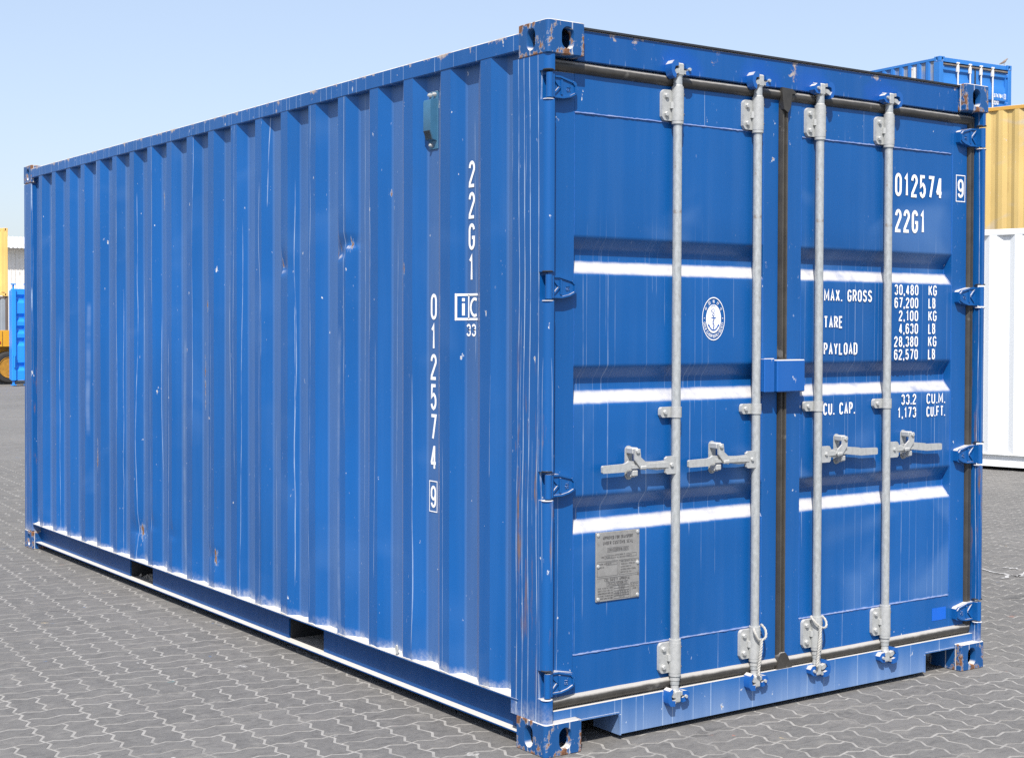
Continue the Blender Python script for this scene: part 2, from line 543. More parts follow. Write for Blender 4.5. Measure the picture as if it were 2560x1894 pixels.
T = 0.24
GL = {
    '0': [arc(.5, 1 - T, .5, T, 0, 180) + arc(.5, T, .5, T, 180, 360) + [(1, 1 - T)]],
    '1': [[(.15, .80), (.62, 1), (.62, 0)]],
    '2': [arc(.5, 1 - T, .5, T, 180, -20) + [(.04, .12), (0, 0), (1, 0)]],
    '3': [arc(.5, 1 - T, .48, T, 165, -60) + [(.42, .53), (.55, .53)] + arc(.5, .265, .5, .265, 80, -165)],
    '4': [[(.70, 0), (.70, 1)], [(.66, .97), (.04, .24)], [(-.04, .24), (1.05, .24)]],
    '5': [[(.95, 1), (.12, 1), (.06, .52)] + arc(.48, .31, .5, .31, 118, -160)],
    '6': [arc(.5, 1 - T, .5, T, 15, 180) + arc(.5, T, .5, T, 180, 360) + [(1, .38)], arc(.5, .38, .5, T, 0, 172)],
    '7': [[(0, 1), (1, 1), (.35, 0)]],
    '8': [arc(.5, .765, .44, .235, -90, 270, 14), arc(.5, .265, .5, .265, -90, 270, 14)],
    '9': [arc(.5, T, .5, T, 195, 360) + arc(.5, 1 - T, .5, T, 0, 180) + [(0, .62)], arc(.5, .62, .5, T, 180, 352)],
    'A': [[(0, 0), (.5, 1), (1, 0)], [(.2, .30), (.8, .30)]],
    'B': [[(0, 0), (0, 1), (.5, 1)] + arc(.5, .765, .42, .235, 90, -90) + [(0, .53)], [(.5, .53)] + arc(.5, .265, .48, .265, 90, -90) + [(0, 0)]],
    'C': [arc(.5, 1 - T, .5, T, 10, 180) + arc(.5, T, .5, T, 180, 350)],
    'D': [[(0, 0), (0, 1), (.45, 1)] + arc(.45, 1 - T, .55, T, 90, 0) + arc(.45, T, .55, T, 0, -90) + [(0, 0)]],
    'E': [[(.95, 1), (0, 1), (0, 0), (.95, 0)], [(0, .52), (.8, .52)]],
    'F': [[(.95, 1), (0, 1), (0, 0)], [(0, .50), (.8, .50)]],
    'G': [arc(.5, 1 - T, .5, T, 10, 180) + arc(.5, T, .5, T, 180, 360) + [(1, .46), (.55, .46)]],
    'H': [[(0, 0), (0, 1)], [(1, 0), (1, 1)], [(0, .5), (1, .5)]],
    'I': [[(.5, 0), (.5, 1)]],
    'J': [[(.9, 1), (.9, T)] + arc(.45, T, .45, T, 0, -170)],
    'K': [[(0, 0), (0, 1)], [(1, 1), (.06, .42)], [(.32, .60), (1, 0)]],
    'L': [[(0, 1), (0, 0), (.95, 0)]],
    'M': [[(0, 0), (0, 1), (.5, .25), (1, 1), (1, 0)]],
    'N': [[(0, 0), (0, 1), (1, 0), (1, 1)]],
    'O': [arc(.5, 1 - T, .5, T, 0, 180) + arc(.5, T, .5, T, 180, 360) + [(1, 1 - T)]],
    'P': [[(0, 0), (0, 1), (.5, 1)] + arc(.5, .74, .48, .26, 90, -90) + [(0, .48)]],
    'Q': [arc(.5, 1 - T, .5, T, 0, 180) + arc(.5, T, .5, T, 180, 360) + [(1, 1 - T)], [(.6, .2), (1, 0)]],
    'R': [[(0, 0), (0, 1), (.5, 1)] + arc(.5, .74, .48, .26, 90, -90) + [(0, .48)], [(.5, .48), (1, 0)]],
    'S': [arc(.5, .75, .48, .25, 15, 205, 9) + [(.5, .52)] + arc(.5, .255, .5, .255, 45, -165, 9)],
    'T': [[(0, 1), (1, 1)], [(.5, 1), (.5, 0)]],
    'U': [[(0, 1), (0, T)] + arc(.5, T, .5, T, 180, 360) + [(1, 1)]],
    'V': [[(0, 1), (.5, 0), (1, 1)]],
    'W': [[(0, 1), (.25, 0), (.5, .75), (.75, 0), (1, 1)]],
    'X': [[(0, 0), (1, 1)], [(0, 1), (1, 0)]],
    'Y': [[(0, 1), (.5, .45), (1, 1)], [(.5, .45), (.5, 0)]],
    'Z': [[(0, 1), (1, 1), (0, 0), (1, 0)]],
    '/': [[(0, 0), (1, 1)]], '-': [[(.1, .45), (.9, .45)]],
    '.': [[(.5, -.05), (.5, .09)]], ',': [[(.55, .10), (.35, -.16)]], 'i': [[(.5, 0), (.5, .66)], [(.5, .84), (.5, 1)]],
    # simplified ideographs for the emblem
    '\u4e2d': [[(0, .75), (1, .75), (1, .35), (0, .35), (0, .75)], [(.5, 1), (.5, 0)]],
    '\u56fd': [[(0, 0), (0, 1), (1, 1), (1, 0), (0, 0)], [(.25, .75), (.75, .75)], [(.25, .5), (.75, .5)], [(.2, .22), (.8, .22)], [(.5, .75), (.5, .22)]],
    '\u8239': [[(.1, 0), (.1, .8), (.45, .8), (.45, 0)], [(0, .4), (.5, .4)], [(.6, 1), (.6, .55)], [(.9, 1), (.95, .55)], [(.6, .4), (.95, .4), (.95, 0), (.6, 0), (.6, .4)]],
    '\u7ea7': [[(.35, 1), (0, .6), (.35, .6), (0, .2)], [(0, 0), (.4, .1)], [(.5, .9), (.9, .9), (.8, .5), (1, .5), (.5, 0)], [(.6, .5), (1, 0)]],
    '\u793e': [[(0, .75), (.45, .75), (0, .3)], [(.25, .55), (.25, 0)], [(.5, .6), (1, .6)], [(.75, 1), (.75, .05)], [(.5, .05), (1, .05)]],
}


def strokes(mb, lines, w, mapf):
    """ribbons of width w along 2-D polylines; mapf turns 2-D into 3-D"""
    for li, ln in enumerate(lines):
        pts = [ln[0]]
        for p in ln[1:]:
            if (p[0] - pts[-1][0]) ** 2 + (p[1] - pts[-1][1]) ** 2 > (w * 0.12) ** 2:
                pts.append(p)
        if len(pts) < 2:
            continue
        closed = (abs(pts[0][0] - pts[-1][0]) + abs(pts[0][1] - pts[-1][1])) < w * 0.3 and len(pts) > 3
        if closed:
            pts = pts[:-1]
        n = len(pts)
        o = len(mb.v)
        for i in range(n):
            a = Vector(pts[(i - 1) % n] if (closed or i > 0) else pts[i])
            b = Vector(pts[i])
            c = Vector(pts[(i + 1) % n] if (closed or i < n - 1) else pts[i])
            d1 = (b - a).normalized() if (b - a).length > 0 else (c - b).normalized()
            d2 = (c - b).normalized() if (c - b).length > 0 else d1
            n1, n2 = Vector((-d1.y, d1.x)), Vector((-d2.y, d2.x))
            m = n1 + n2
            m = m.normalized() if m.length > 0.2 else n1
            k = min(1.9, 1 / max(0.3, m.dot(n1)))
            for sg in (1, -1):
                q = b + m * (sg * w * 0.5 * k)
                mb.v.append(tuple(mapf(q.x, q.y, 0.00025 * (li % 3))))
        for i in range(n if closed else n - 1):
            j = (i + 1) % n
            mb.f.append((o + 2 * i, o + 2 * j, o + 2 * j + 1, o + 2 * i + 1))
    return mb


NARROW = {'.': .30, ',': .34, 'I': .30, ' ': .75, '1': .85, 'i': .4, 'M': 1.25, 'W': 1.3}


def text_lines(txt, h, cw, w, gap, x0=0.0, y0=0.0):
    """polylines of a line of lettering; h total height, cw glyph width, w stroke width"""
    out, x = [], x0
    for ch in txt:
        gw = cw * NARROW.get(ch, 1.0)
        for ln in GL.get(ch, []):
            out.append([(x + w / 2 + px * (gw - w), y0 + w / 2 + py * (h - w)) for px, py in ln])
        x += gw + gap
    return out, x - gap


def on_door(yv):
    return lambda a, b, l=0.0: (a, yv - l, b)


def door_text(name, txt, x0, x1, z0, h, parent, mat, yv, w=None):
    w = w or h * 0.145
    units = sum(NARROW.get(c, 1.0) for c in txt)
    cw = (x1 - x0) / (units + 0.30 * (len(txt) - 1))
    x = x0
    for word in txt.split(' '):
        ls, x = text_lines(word, h, cw, w, cw * 0.30, x, z0)
        strokes(MB(), ls, w, on_door(yv)).build(name, mat, parent, recalc=False)
        x += cw * (0.30 * 2 + NARROW[' '])


# ------------------------------------------------------------------ ground
def ground_material(name, joint=False, far=False):
    n = NT(name)
    P = n.geo('Position')
    x, y, z = n.sep(P)
    if joint:
        col = n.mix(n.rng(n.noise(P, 25, 4, 0.7), 0.3, 0.7), (0.23, 0.221, 0.203), (0.36, 0.347, 0.32))
        col = n.mix(n.rng(n.noise(P, 2.2, 4, 0.6), 0.5, 0.75), col, (0.15, 0.145, 0.135))
        n.b.inputs['Roughness'].default_value = 0.95
        n.put(n.b.inputs['Normal'], n.bump(n.noise(P, 120, 3, 0.7), 0.35, 0.004))
    else:
        a = n.noise(P, 0.55, 5, 0.6)
        col = n.mix(n.rng(a, 0.3, 0.7), (0.108, 0.103, 0.096), (0.178, 0.170, 0.158))
        at = n.new('ShaderNodeAttribute', attribute_name='tone')
        if not far:
            col = n.mix(n.rng(at.outputs['Fac'], 0, 1, 0, 0.80), col, (0.084, 0.082, 0.078))
            col = n.mix(n.rng(at.outputs['Fac'], 0.75, 1, 0, 0.35), col, (0.20, 0.192, 0.175))
        col = n.mix(n.rng(n.noise(P, 13, 6, 0.72), 0.40, 0.66, 0, 0.55), col, (0.178, 0.171, 0.158))
        col = n.mix(n.rng(n.noise(P, 21, 6, 0.75), 0.52, 0.72, 0, 0.6), col, (0.070, 0.068, 0.065))
        col = n.mix(n.rng(n.noise(P, 70, 5, 0.75), 0.35, 0.72, 0, 0.5), col, (0.20, 0.193, 0.18))
        col = n.mix(n.rng(n.noise(n.scale(P, (3, 9, 1)), 4.0, 5, 0.7), 0.52, 0.70, 0, 0.6), col, (0.062, 0.060, 0.058))
        col = n.mix(n.rng(n.noise(P, 9, 5, 0.7), 0.54, 0.70, 0, 0.5), col, (0.25, 0.237, 0.213))
        # oil stains and spilled paint
        col = n.mix(n.rng(n.noise(n.scale(P, (1, 1.6, 1)), 2.1, 5, 0.65), 0.64, 0.72, 0, 0.6), col, (0.040, 0.039, 0.038))
        for sc, th, c, off in ((7.0, 0.705, (0.55, 0.54, 0.51), 3.1), (6.0, 0.715, (0.05, 0.14, 0.30), 17.7), (4.2, 0.725, (0.38, 0.14, 0.09), 41.3), (5.0, 0.72, (0.10, 0.25, 0.25), 63.0), (5.5, 0.735, (0.55, 0.42, 0.22), 83.0)):
            q = n.new('ShaderNodeVectorMath', operation='ADD')
            n.put(q.inputs[0], P)
            q.inputs[1].default_value = (off, off * 1.7, 0)
            m = n.mul(n.rng(n.noise(q.outputs[0], sc, 4, 0.65), th - 0.03, th), n.rng(n.noise(P, 60, 3, 0.7), 0.35, 0.6))
            col = n.mix(n.mul(m, 0.75), col, c)
        if far:
            wv = n.noise(n.scale(P, (1.4, 5.5, 1)), 1.6, 5, 0.7)
            col = n.mix(n.rng(wv, 0.42, 0.72, 0, 0.40), col, (0.22, 0.213, 0.20))
        n.b.inputs['Roughness'].default_value = 0.88
        n.put(n.b.inputs['Normal'], n.bump(n.noise(P, 210, 4, 0.75), 0.6, 0.004))
    n.put(n.b.inputs['Base Color'], col)
    return n.m


M['paver'] = ground_material('paving_concrete')
M['joint'] = ground_material('joint_sand', joint=True)
M['yard'] = ground_material('yard_surface', far=True)

ground = MB().box(-700, 700, -700, 900, -0.5, -0.022).build('ground', M['yard'])
tag(ground, kind='structure')

MOD = 0.2285
ULAT = Vector((0.0748, 0.9972)).normalized()
VLAT = Vector((ULAT.y, -ULAT.x))
ORG = Vector((-0.189, 1.589))
LU = MOD / 2


def wig(t, sgn):
    t = t % 1.0
    a = 0.0122 * sgn
    k = [(0, 0), (.28, a), (.5, 0), (.72, -a), (1, 0)]
    for (p, q), (r, s_) in zip(k, k[1:]):
        if p <= t <= r:
            return q + (s_ - q) * (t - p) / (r - p)
    return 0.0


def block_outline(a0, a1, b0, b1):
    ts = (0, .28, .72)
    pts = []
    na, nb = a1 - a0, b1 - b0
    for k in range(na):
        for t in ts: pts.append(((a0 + k + t) * LU, b0 * LU + wig(t, 1)))
    for k in range(nb):
        for t in ts: pts.append((a1 * LU + wig(t, -1), (b0 + k + t) * LU))
    for k in range(na):
        for t in ts: pts.append(((a1 - k - t) * LU, b1 * LU + wig(1 - t, 1)))
    for k in range(nb):
        for t in ts: pts.append((a0 * LU + wig(1 - t, -1), (b1 - k - t) * LU))
    return [Vector(p) for p in pts]


def inset(poly, d):
    n, out = len(poly), []
    for i in range(n):
        e1 = (poly[i] - poly[i - 1]).normalized()
        e2 = (poly[(i + 1) % n] - poly[i]).normalized()
        n1, n2 = Vector((-e1.y, e1.x)), Vector((-e2.y, e2.x))
        m = (n1 + n2).normalized()
        out.append(poly[i] + m * d / max(0.5, m.dot(n1)))
    return out


def block_mesh(name, na, nb):
    poly = block_outline(0, na, 0, nb)
    cen = Vector((na * LU / 2, nb * LU / 2))
    world2 = lambda p: VLAT * (p.x - cen.x) + ULAT * (p.y - cen.y)
    rings = [(0.0060, 0.0), (0.0048, -0.0016), (0.0042, -0.014)]
    mb = MB()
    for d, z in rings:
        for p in inset(poly, d):
            q = world2(p)
            mb.v.append((q.x, q.y, z))
    n = len(poly)
    mb.f.append(tuple(range(n)))
    for k in (0, 1):
        for i in range(n):
            j = (i + 1) % n
            mb.f.append((k * n + i, (k + 1) * n + i, (k + 1) * n + j, k * n + j))
    return mb, cen


bmH, cH = block_mesh('paving_block', 2, 1)      # long across the columns
bmV, cV = block_mesh('paving_block', 1, 2)
meH, meV = bmH.mesh('paving_block', M['paver'], 25), bmV.mesh('paving_block', M['paver'], 25)
AH, AV = np.array(bmH.v), np.array(bmV.v)


def hidden(p):
    """is the point behind or under the big container"""
    if -0.02 < p.x < 2.46 and -0.0 < p.y < 6.1:
        if 0.25 < p.x < 2.2 and 0.35 < p.y < 5.8:
            return 2
    d = Vector(p) - EYE
    t0, t1 = 0.0, 1.0
    for k, (lo, hi) in enumerate(((0.03, 2.42), (0.03, 6.03), (0.03, 2.59))):
        if abs(d[k]) < 1e-9:
            continue
        a, b = (lo - EYE[k]) / d[k], (hi - EYE[k]) / d[k]
        t0, t1 = max(t0, min(a, b)), min(t1, max(a, b))
    return 1 if t0 < t1 else 0


cells = []
modules = set()
for i in range(-46, 56):
    for j in range(-26, 78):
        strips = (i + j) % 2 == 0
        for h in (0, 1):
            c = Vector((i * MOD, j * MOD)) + (Vector((cH.x, cH.y + h * LU)) if strips else Vector((cV.x + h * LU, cV.y)))
            w = ORG + VLAT * c.x + ULAT * c.y
            dist = math.hypot(w.x - EYE.x, w.y - EYE.y)
            if dist > 17.5 or dist < 1.2:
                continue
            p = Vector((w.x, w.y, 0))
            # stay inside a generous wedge in front of the camera
            rel = p - EYE
            dz = rel.dot(fw)
            if dz < 1.5 or abs(rel.dot(rt2)) > dz * 0.62 + 1.2:
                continue
            hd = hidden(p)
            if hd == 2:
                continue
            cells.append((dist, strips, w, hd, p))
            modules.add((i, j))
cells.sort(key=lambda c: c[0])
stuff_v, stuff_f, stuff_t = [], [], []
base = 0
nH = [tuple(f) for f in bmH.f]
count = 0
for dist, strips, w, hd, p in cells:
    dzr = random.uniform(-0.0003, 0.0007)
    tilt = (random.uniform(-0.003, 0.003), random.uniform(-0.003, 0.003))
    tone = random.random()
    pr = project(p)
    vis = hd == 0 and pr and -25 < pr[0] < IW + 25 and -10 < pr[1] < IH + 20
    if vis and count < 300:
        o = link('paving_block', meH if strips else meV, ground, (w.x, w.y, dzr), rot=(tilt[0], tilt[1], random.gauss(0, 0.004)))
        o['tone'] = tone
        count += 1
        continue
    A = AH if strips else AV
    B = A + np.array((w.x, w.y, dzr))
    B[:, 2] += A[:, 0] * tilt[0] + A[:, 1] * tilt[1]
    stuff_v.append(B)
    stuff_f += [tuple(k + base for k in f) for f in nH]
    stuff_t.append(np.full(len(A), tone))
    base += len(A)
mb = MB()
mb.v, mb.f = np.concatenate(stuff_v).tolist(), stuff_f
pav = mb.build('paving', M['paver'], ground, ang=25, recalc=False)
tag(pav, kind='stuff')
att = pav.data.attributes.new('tone', 'FLOAT', 'POINT')
att.data.foreach_set('value', np.concatenate(stuff_t))
# tone of the single blocks comes from the object; copy the meshes' attribute lookup to it
M['paver1'] = M['paver'].copy()
M['paver1'].name = 'paving_concrete_single'
for nd in M['paver1'].node_tree.nodes:
    if nd.type == 'ATTRIBUTE':
        nd.attribute_type = 'OBJECT'
for me in (meH, meV):
    me.materials.clear()
    me.materials.append(M['paver1'])
# joint sand under the blocks
mods = sorted(modules)
mb = MB()
for (i, j) in mods:
    o = len(mb.v)
    for a, b in ((i, j), (i + 1, j), (i + 1, j + 1), (i, j + 1)):
        p = ORG + VLAT * (a * MOD) + ULAT * (b * MOD)
        mb.v.append((p.x, p.y, -0.0010))
    mb.f.append((o, o + 1, o + 2, o + 3))
tag(mb.build('joint_sand', M['joint'], ground, recalc=False))

# splashes of white paint on the yard to the right
mb = MB()
for (pts, w0) in (([(2452, 1425), (2480, 1431), (2510, 1436), (2535, 1440), (2575, 1428)], 0.022), ([(2505, 1446), (2530, 1441), (2575, 1436)], 0.022), ([(2515, 1420), (2560, 1424)], 0.014)):
    gp = []
    for u, v in pts:
        d = fw + rt2 * ((u - CX) / FPX) + up2 * ((CY - v) / FPX)
        gp.append(EYE + d * (-EYE.z / d.z))
    fine = []
    for a, b in zip(gp, gp[1:]):
        for t in range(5):
            q = a.lerp(b, t / 5)
            fine.append((q.x + random.gauss(0, .015), q.y + random.gauss(0, .015)))
    strokes(mb, [fine], w0, lambda a, b, l=0.0: (a, b, 0.0045 + l))
M['spill'] = simple('white_paint_spill', (0.44, 0.43, 0.41), 0.7, 0, 0.12, 30, spots=((0.2, 0.2, 0.19), 8, 0.60))
mb.build('paint_splash', M['spill'], ground, recalc=False)

# ------------------------------------------------------------------ the big container
W_, L_, H_ = 2.438, 6.058, 2.591
big = thing('shipping_container', 'large dented blue shipping container with closed double doors and white weight lettering', 'container')


def stadium(cx, cy, w, h, n=12):
    r = w / 2
    return [(cx + r * math.cos(a), cy + (h / 2 - r) * (1 if math.sin(a) >= 0 else -1) + r * math.sin(a)) for a in [math.pi * 2 * (i + 0.5) / (2 * n) for i in range(2 * n)]]


def holed_face(mb, x0, x1, z0, z1, hole, depth, mp):
    """rectangle with a hole and a tunnel behind it"""
    n = len(hole)
    cx = sum(p[0] for p in hole) / n
    cz = sum(p[1] for p in hole) / n
    outer = []
    for p in hole:
        dx, dz = p[0] - cx, p[1] - cz
        ts = []
        if dx > 1e-9: ts.append((x1 - cx) / dx)
        if dx < -1e-9: ts.append((x0 - cx) / dx)
        if dz > 1e-9: ts.append((z1 - cz) / dz)
        if dz < -1e-9: ts.append((z0 - cz) / dz)
        t = min(ts)
        outer.append([cx + dx * t, cz + dz * t])
    for c in ((x0, z0), (x1, z0), (x1, z1), (x0, z1)):       # snap the nearest to each corner
        k = min(range(n), key=lambda i: (outer[i][0] - c[0]) ** 2 + (outer[i][1] - c[1]) ** 2)
        outer[k] = list(c)
    o = len(mb.v)
    for ring, d in ((outer, 0), (hole, 0), ([(cx + (p[0] - cx) * .93, cz + (p[1] - cz) * .93) for p in hole], 0.004), ([(cx + (p[0] - cx) * .93, cz + (p[1] - cz) * .93) for p in hole], depth)):
        mb.v += [mp(p[0], p[1], d) for p in ring]
    for k in range(3):
        for i in range(n):
            j = (i + 1) % n
            mb.f.append((o + k * n + i, o + k * n + j, o + (k + 1) * n + j, o + (k + 1) * n + i))


def casting_mesh(name, mat, n=10):
    """corner fitting: origin at the outer corner, outer faces -x and -y, body towards +x +y, base at z=0"""
    sx, sy, h, r, b = 0.162, 0.178, 0.118, 0.013, 0.003
    mb = MB()
    zc = h / 2
    holed_face(mb, r, sx - b, b, h - b, stadium(0.089, zc, 0.056, 0.080, n), 0.028, lambda a, c, d: (a, d, c))
    holed_face(mb, r, sy - b, b, h - b, stadium(0.101, zc, 0.052, 0.080, n), 0.028, lambda a, c, d: (d, a, c))
    # plan outline with the rounded outer edge
    plan = [(0, sy - b), (0, r)] + [(r - r * math.cos(R(a)), r - r * math.sin(R(a))) for a in (22, 45, 68)] + [(r, 0), (sx - b, 0), (sx, b), (sx, sy - b), (sx - b, sy), (b, sy)]
    m = len(plan)
    cxp, cyp = sx / 2, sy / 2
    ins = [(p[0] + (b if p[0] < cxp else -b) * 1.0, p[1] + (b if p[1] < cyp else -b) * 1.0) for p in plan]
    o = len(mb.v)
    for ring, z in ((ins, 0), (plan, b), (plan, h - b), (ins, h)):
        mb.v += [(p[0], p[1], z) for p in ring]
    for k in range(3):
        for i in range(m):
            j = (i + 1) % m
            if k == 1 and (i == 0 or (plan[i] == (r, 0))):
                continue
            mb.f.append((o + k * m + i, o + k * m + j, o + (k + 1) * m + j, o + (k + 1) * m + i))
    mb.f.append(tuple(range(o, o + m)))
    mb.f.append(tuple(range(o + 3 * m, o + 4 * m)))
    return mb.mesh(name, mat, 40)


def put_castings(root, me):
    for zb in (0, H_ - 0.118):
        for fx in (0, 1):
            for fy in (0, 1):
                link('corner_casting', me, root, (W_ * fx, L_ * fy, zb), (1 - 2 * fx, 1 - 2 * fy, 1))


cast_me = casting_mesh('corner_casting', M['cast'], 14)
put_castings(big, cast_me)

# --- door end corner posts, cut back at the hinge pockets
HZ = (2.363, 1.658, 0.955, 0.252)
rr = 0.026
full_prof = [(0.003, 0.216), (0.003, 0.030 + 0)] + [(0.003 + rr - rr * math.cos(R(a)), 0.030 - rr * math.sin(R(a))) for a in (18, 36, 54, 72, 90)] + [(0.035, 0.004), (0.0365, 0.0065), (0.0365, 0.085), (0.10, 0.085), (0.10, 0.216)]
cut_prof = [(0.003, 0.216), (0.003, 0.052), (0.012, 0.052), (0.012, 0.050), (0.0365, 0.050), (0.0365, 0.085), (0.10, 0.085), (0.10, 0.216)]
mb = MB()
zs = [0.118]
for hz in reversed(HZ):
    zs += [hz - 0.049, hz + 0.052]
zs.append(H_ - 0.118)
for k in range(0, len(zs), 2):
    mb.prism(full_prof, 'z', zs[k], zs[k + 1])
for k in range(1, len(zs) - 1, 2):
    mb.prism(cut_prof, 'z', zs[k], zs[k + 1], caps=False)
post_me = mb.mesh('corner_post', M['post'], 30)
link('corner_post', post_me, big)
link('corner_post', post_me, big, (W_, 0, 0), (-1, 1, 1))
mb = MB().box(0.003, 0.13, L_ - 0.165, L_ - 0.003, 0.118, H_ - 0.118, 0.006)
fp = mb.mesh('corner_post', M['post'])
link('corner_post', fp, big)
link('corner_post', fp, big, (W_, 0, 0), (-1, 1, 1))

# --- corrugated side walls
PIT, YK0 = 0.2792, 0.428
XO, XI = 0.0045, 0.0405
DENTS = [  # y, z, radius y, radius z, depth
    (1.545, 1.835, 0.050, 0.060, 0.023), (1.462, 1.868, 0.038, 0.040, 0.017), (2.085, 1.785, 0.038, 0.065, 0.020),
    (3.98, 0.34, 0.06, 0.08, 0.016), (3.88, 0.33, 0.05, 0.06, 0.012), (2.955, 0.34, 0.035, 0.05, 0.011), (2.86, 0.33, 0.03, 0.05, 0.011),
    (3.72, 0.40, 0.02, 0.06, 0.010), (3.44, 0.38, 0.02, 0.06, 0.010), (5.02, 1.02, 0.04, 0.04, 0.006), (4.2, 0.60, 0.05, 0.05, 0.006), (4.93, 0.28, 0.03, 0.06, 0.008), (1.62, 1.15, 0.05, 0.25, 0.004)]


def prof_x(y):
    t = (YK0 - y) % PIT          # from the far edge of an outer flat towards the doors
    a, b, c = 0.070, 0.138, 0.211
    if t <= a: return XO
    if t <= b: return XO + (XI - XO) * (t - a) / (b - a)
    if t <= c: return XI
    return XI + (XO - XI) * (t - c) / (PIT - c)


def wall_y(y):
    if y < YK0 - 0.150 or y > YK0 + PIT * 19 + 0.03: return XI
    return prof_x(y)


def side_wall_mesh(name, mat, dents=True, fine=True):
    ys = [0.205, 0.24]
    for k in range(-1, 21):
        y0 = YK0 + k * PIT
        for t in (0.0, 0.004, 0.035, 0.066, 0.070, 0.074, 0.104, 0.134, 0.138, 0.142, 0.174, 0.207, 0.211, 0.215, 0.245, 0.275) if fine else (0.0, 0.070, 0.138, 0.211):
            y = y0 - t + (0.0 if fine else 0)
            if 0.26 < y < L_ - 0.13:
                ys.append(y)
    ys += [L_ - 0.15, L_ - 0.12]
    ys = sorted(ys)
    zs = [0.175, 0.20]
    z = 0.22
    while z < H_ - 0.06:
        zs.append(z)
        z += 0.009 if (dents and (0.22 < z < 0.5 or 1.70 < z < 1.92)) else (0.10 if dents else 2.0)
    zs.append(H_ - 0.055)
    rows = []
    for z in zs:
        row = []
        for y in ys:
            x = wall_y(y)
            if dents:
                x += 0.0009 * math.sin(y * 9.1 + z * 3.3) * math.sin(z * 5.1 + y * 2.0)
                for dy, dz, ry, rz, dp in DENTS:
                    q = ((y - dy) / ry) ** 2 + ((z - dz) / (rz * (1.1 if z > dz else 0.40))) ** 2
                    if q < 6:
                        x += dp * math.exp(-q * 1.3)
            row.append((x, y, z))
        rows.append(row)
    return MB().quadgrid(rows).mesh(name, mat, 24, recalc=False)


sw = side_wall_mesh('side_wall', M['side'])
link('side_wall', sw, big)
sw2 = side_wall_mesh('side_wall', M['side'], dents=False, fine=False)
link('side_wall', sw2, big, (W_, 0, 0), (-1, 1, 1))
mb = MB()
row = []
x = 0.12
k = 0
while x < W_ - 0.12:
    row.append((x, L_ - (0.012, 0.012, 0.05, 0.05)[k % 4]))
    x += (0.09, 0.04, 0.09, 0.04)[k % 4]
    k += 1
row.append((W_ - 0.12, L_ - 0.012))
mb.quadgrid([[(p[0], p[1], 0.15) for p in row], [(p[0], p[1], H_ - 0.1) for p in row]])
mb.build('front_wall', M['side'], big, recalc=False)
rows = []
for k in range(0, 57):
    yy = 0.09 + k * (L_ - 0.15) / 56
    zz = H_ - 0.030 + (0.0, 0.0, -0.018, -0.018)[k % 4]
    rows.append([(0.06, yy, H_ - 0.03), (0.16, yy, H_ - 0.03), (0.2, yy, zz), (W_ - 0.2, yy, zz), (W_ - 0.16, yy, H_ - 0.03), (W_ - 0.06, yy, H_ - 0.03)])
MB().quadgrid(rows).build('roof', M['side'], big, recalc=False)

# --- rails
tr = MB().box(0.002, 0.062, 0.170, L_ - 0.170, 2.503, 2.567, 0.004).mesh('top_side_rail', M['rail'])
link('top_side_rail', tr, big)
link('top_side_rail', tr, big, (W_, 0, 0), (-1, 1, 1))
POCK = ((1.775, 2.125), (3.845, 4.200))
mb = MB()
ya, yb = 0.172, L_ - 0.172
mb.box(0.0015, 0.066, ya, yb, 0.1695, 0.1745)
mb.box(0.020, 0.066, ya, yb, 0.0435, 0.0485)
segs = [(ya, POCK[0][0]), (POCK[0][1], POCK[1][0]), (POCK[1][1], yb)]
for a, b in segs:
    mb.box(0.058, 0.0655, a, b, 0.0487, 0.1692)
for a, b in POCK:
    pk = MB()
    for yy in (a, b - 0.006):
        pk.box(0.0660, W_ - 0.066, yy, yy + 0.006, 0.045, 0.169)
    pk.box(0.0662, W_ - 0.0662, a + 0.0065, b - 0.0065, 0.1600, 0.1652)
    pk.build('forklift_pocket', M['dark'], big)  # near-black wall colour stands in for the shade inside the pocket
    MB().box(0.0662, 0.75, a + 0.0065, b - 0.0065, 0.0415, 0.0475).build('pocket_plate', M['gravel'], big)
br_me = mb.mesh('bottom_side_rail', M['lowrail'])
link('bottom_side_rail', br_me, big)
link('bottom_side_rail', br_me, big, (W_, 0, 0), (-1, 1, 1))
# dirty ridge of weld and sealant where the wall stands on the rail
rows = []
for k in range(0, 200):
    y = 0.19 + k * (L_ - 0.38) / 199
    d = wall_y(y)
    h1 = 0.006 + 0.004 * math.sin(y * 41) * math.sin(y * 17.3) + random.gauss(0, 0.0015)
    rows.append([(0.0025 + abs(random.gauss(0, .0012)), y, 0.1752), (d * 0.55, y, 0.1765 + h1 * 0.35), (d + 0.003, y, 0.178 + h1)])
MB().quadgrid(rows).build('weld_bead', M['dustpile'], big, recalc=False)
MB().box(0.07, W_ - 0.07, 0.10, L_ - 0.06, 0.1702, 0.1800).build('floor', M['wood'], big)
for y in (0.45, 1.0, 1.55, 2.35, 2.85, 3.35, 4.45, 5.0, 5.55):
    MB().box(0.067, W_ - 0.067, y, y + 0.045, 0.045, 0.1700).build('cross_member', M['lowrail'], big)
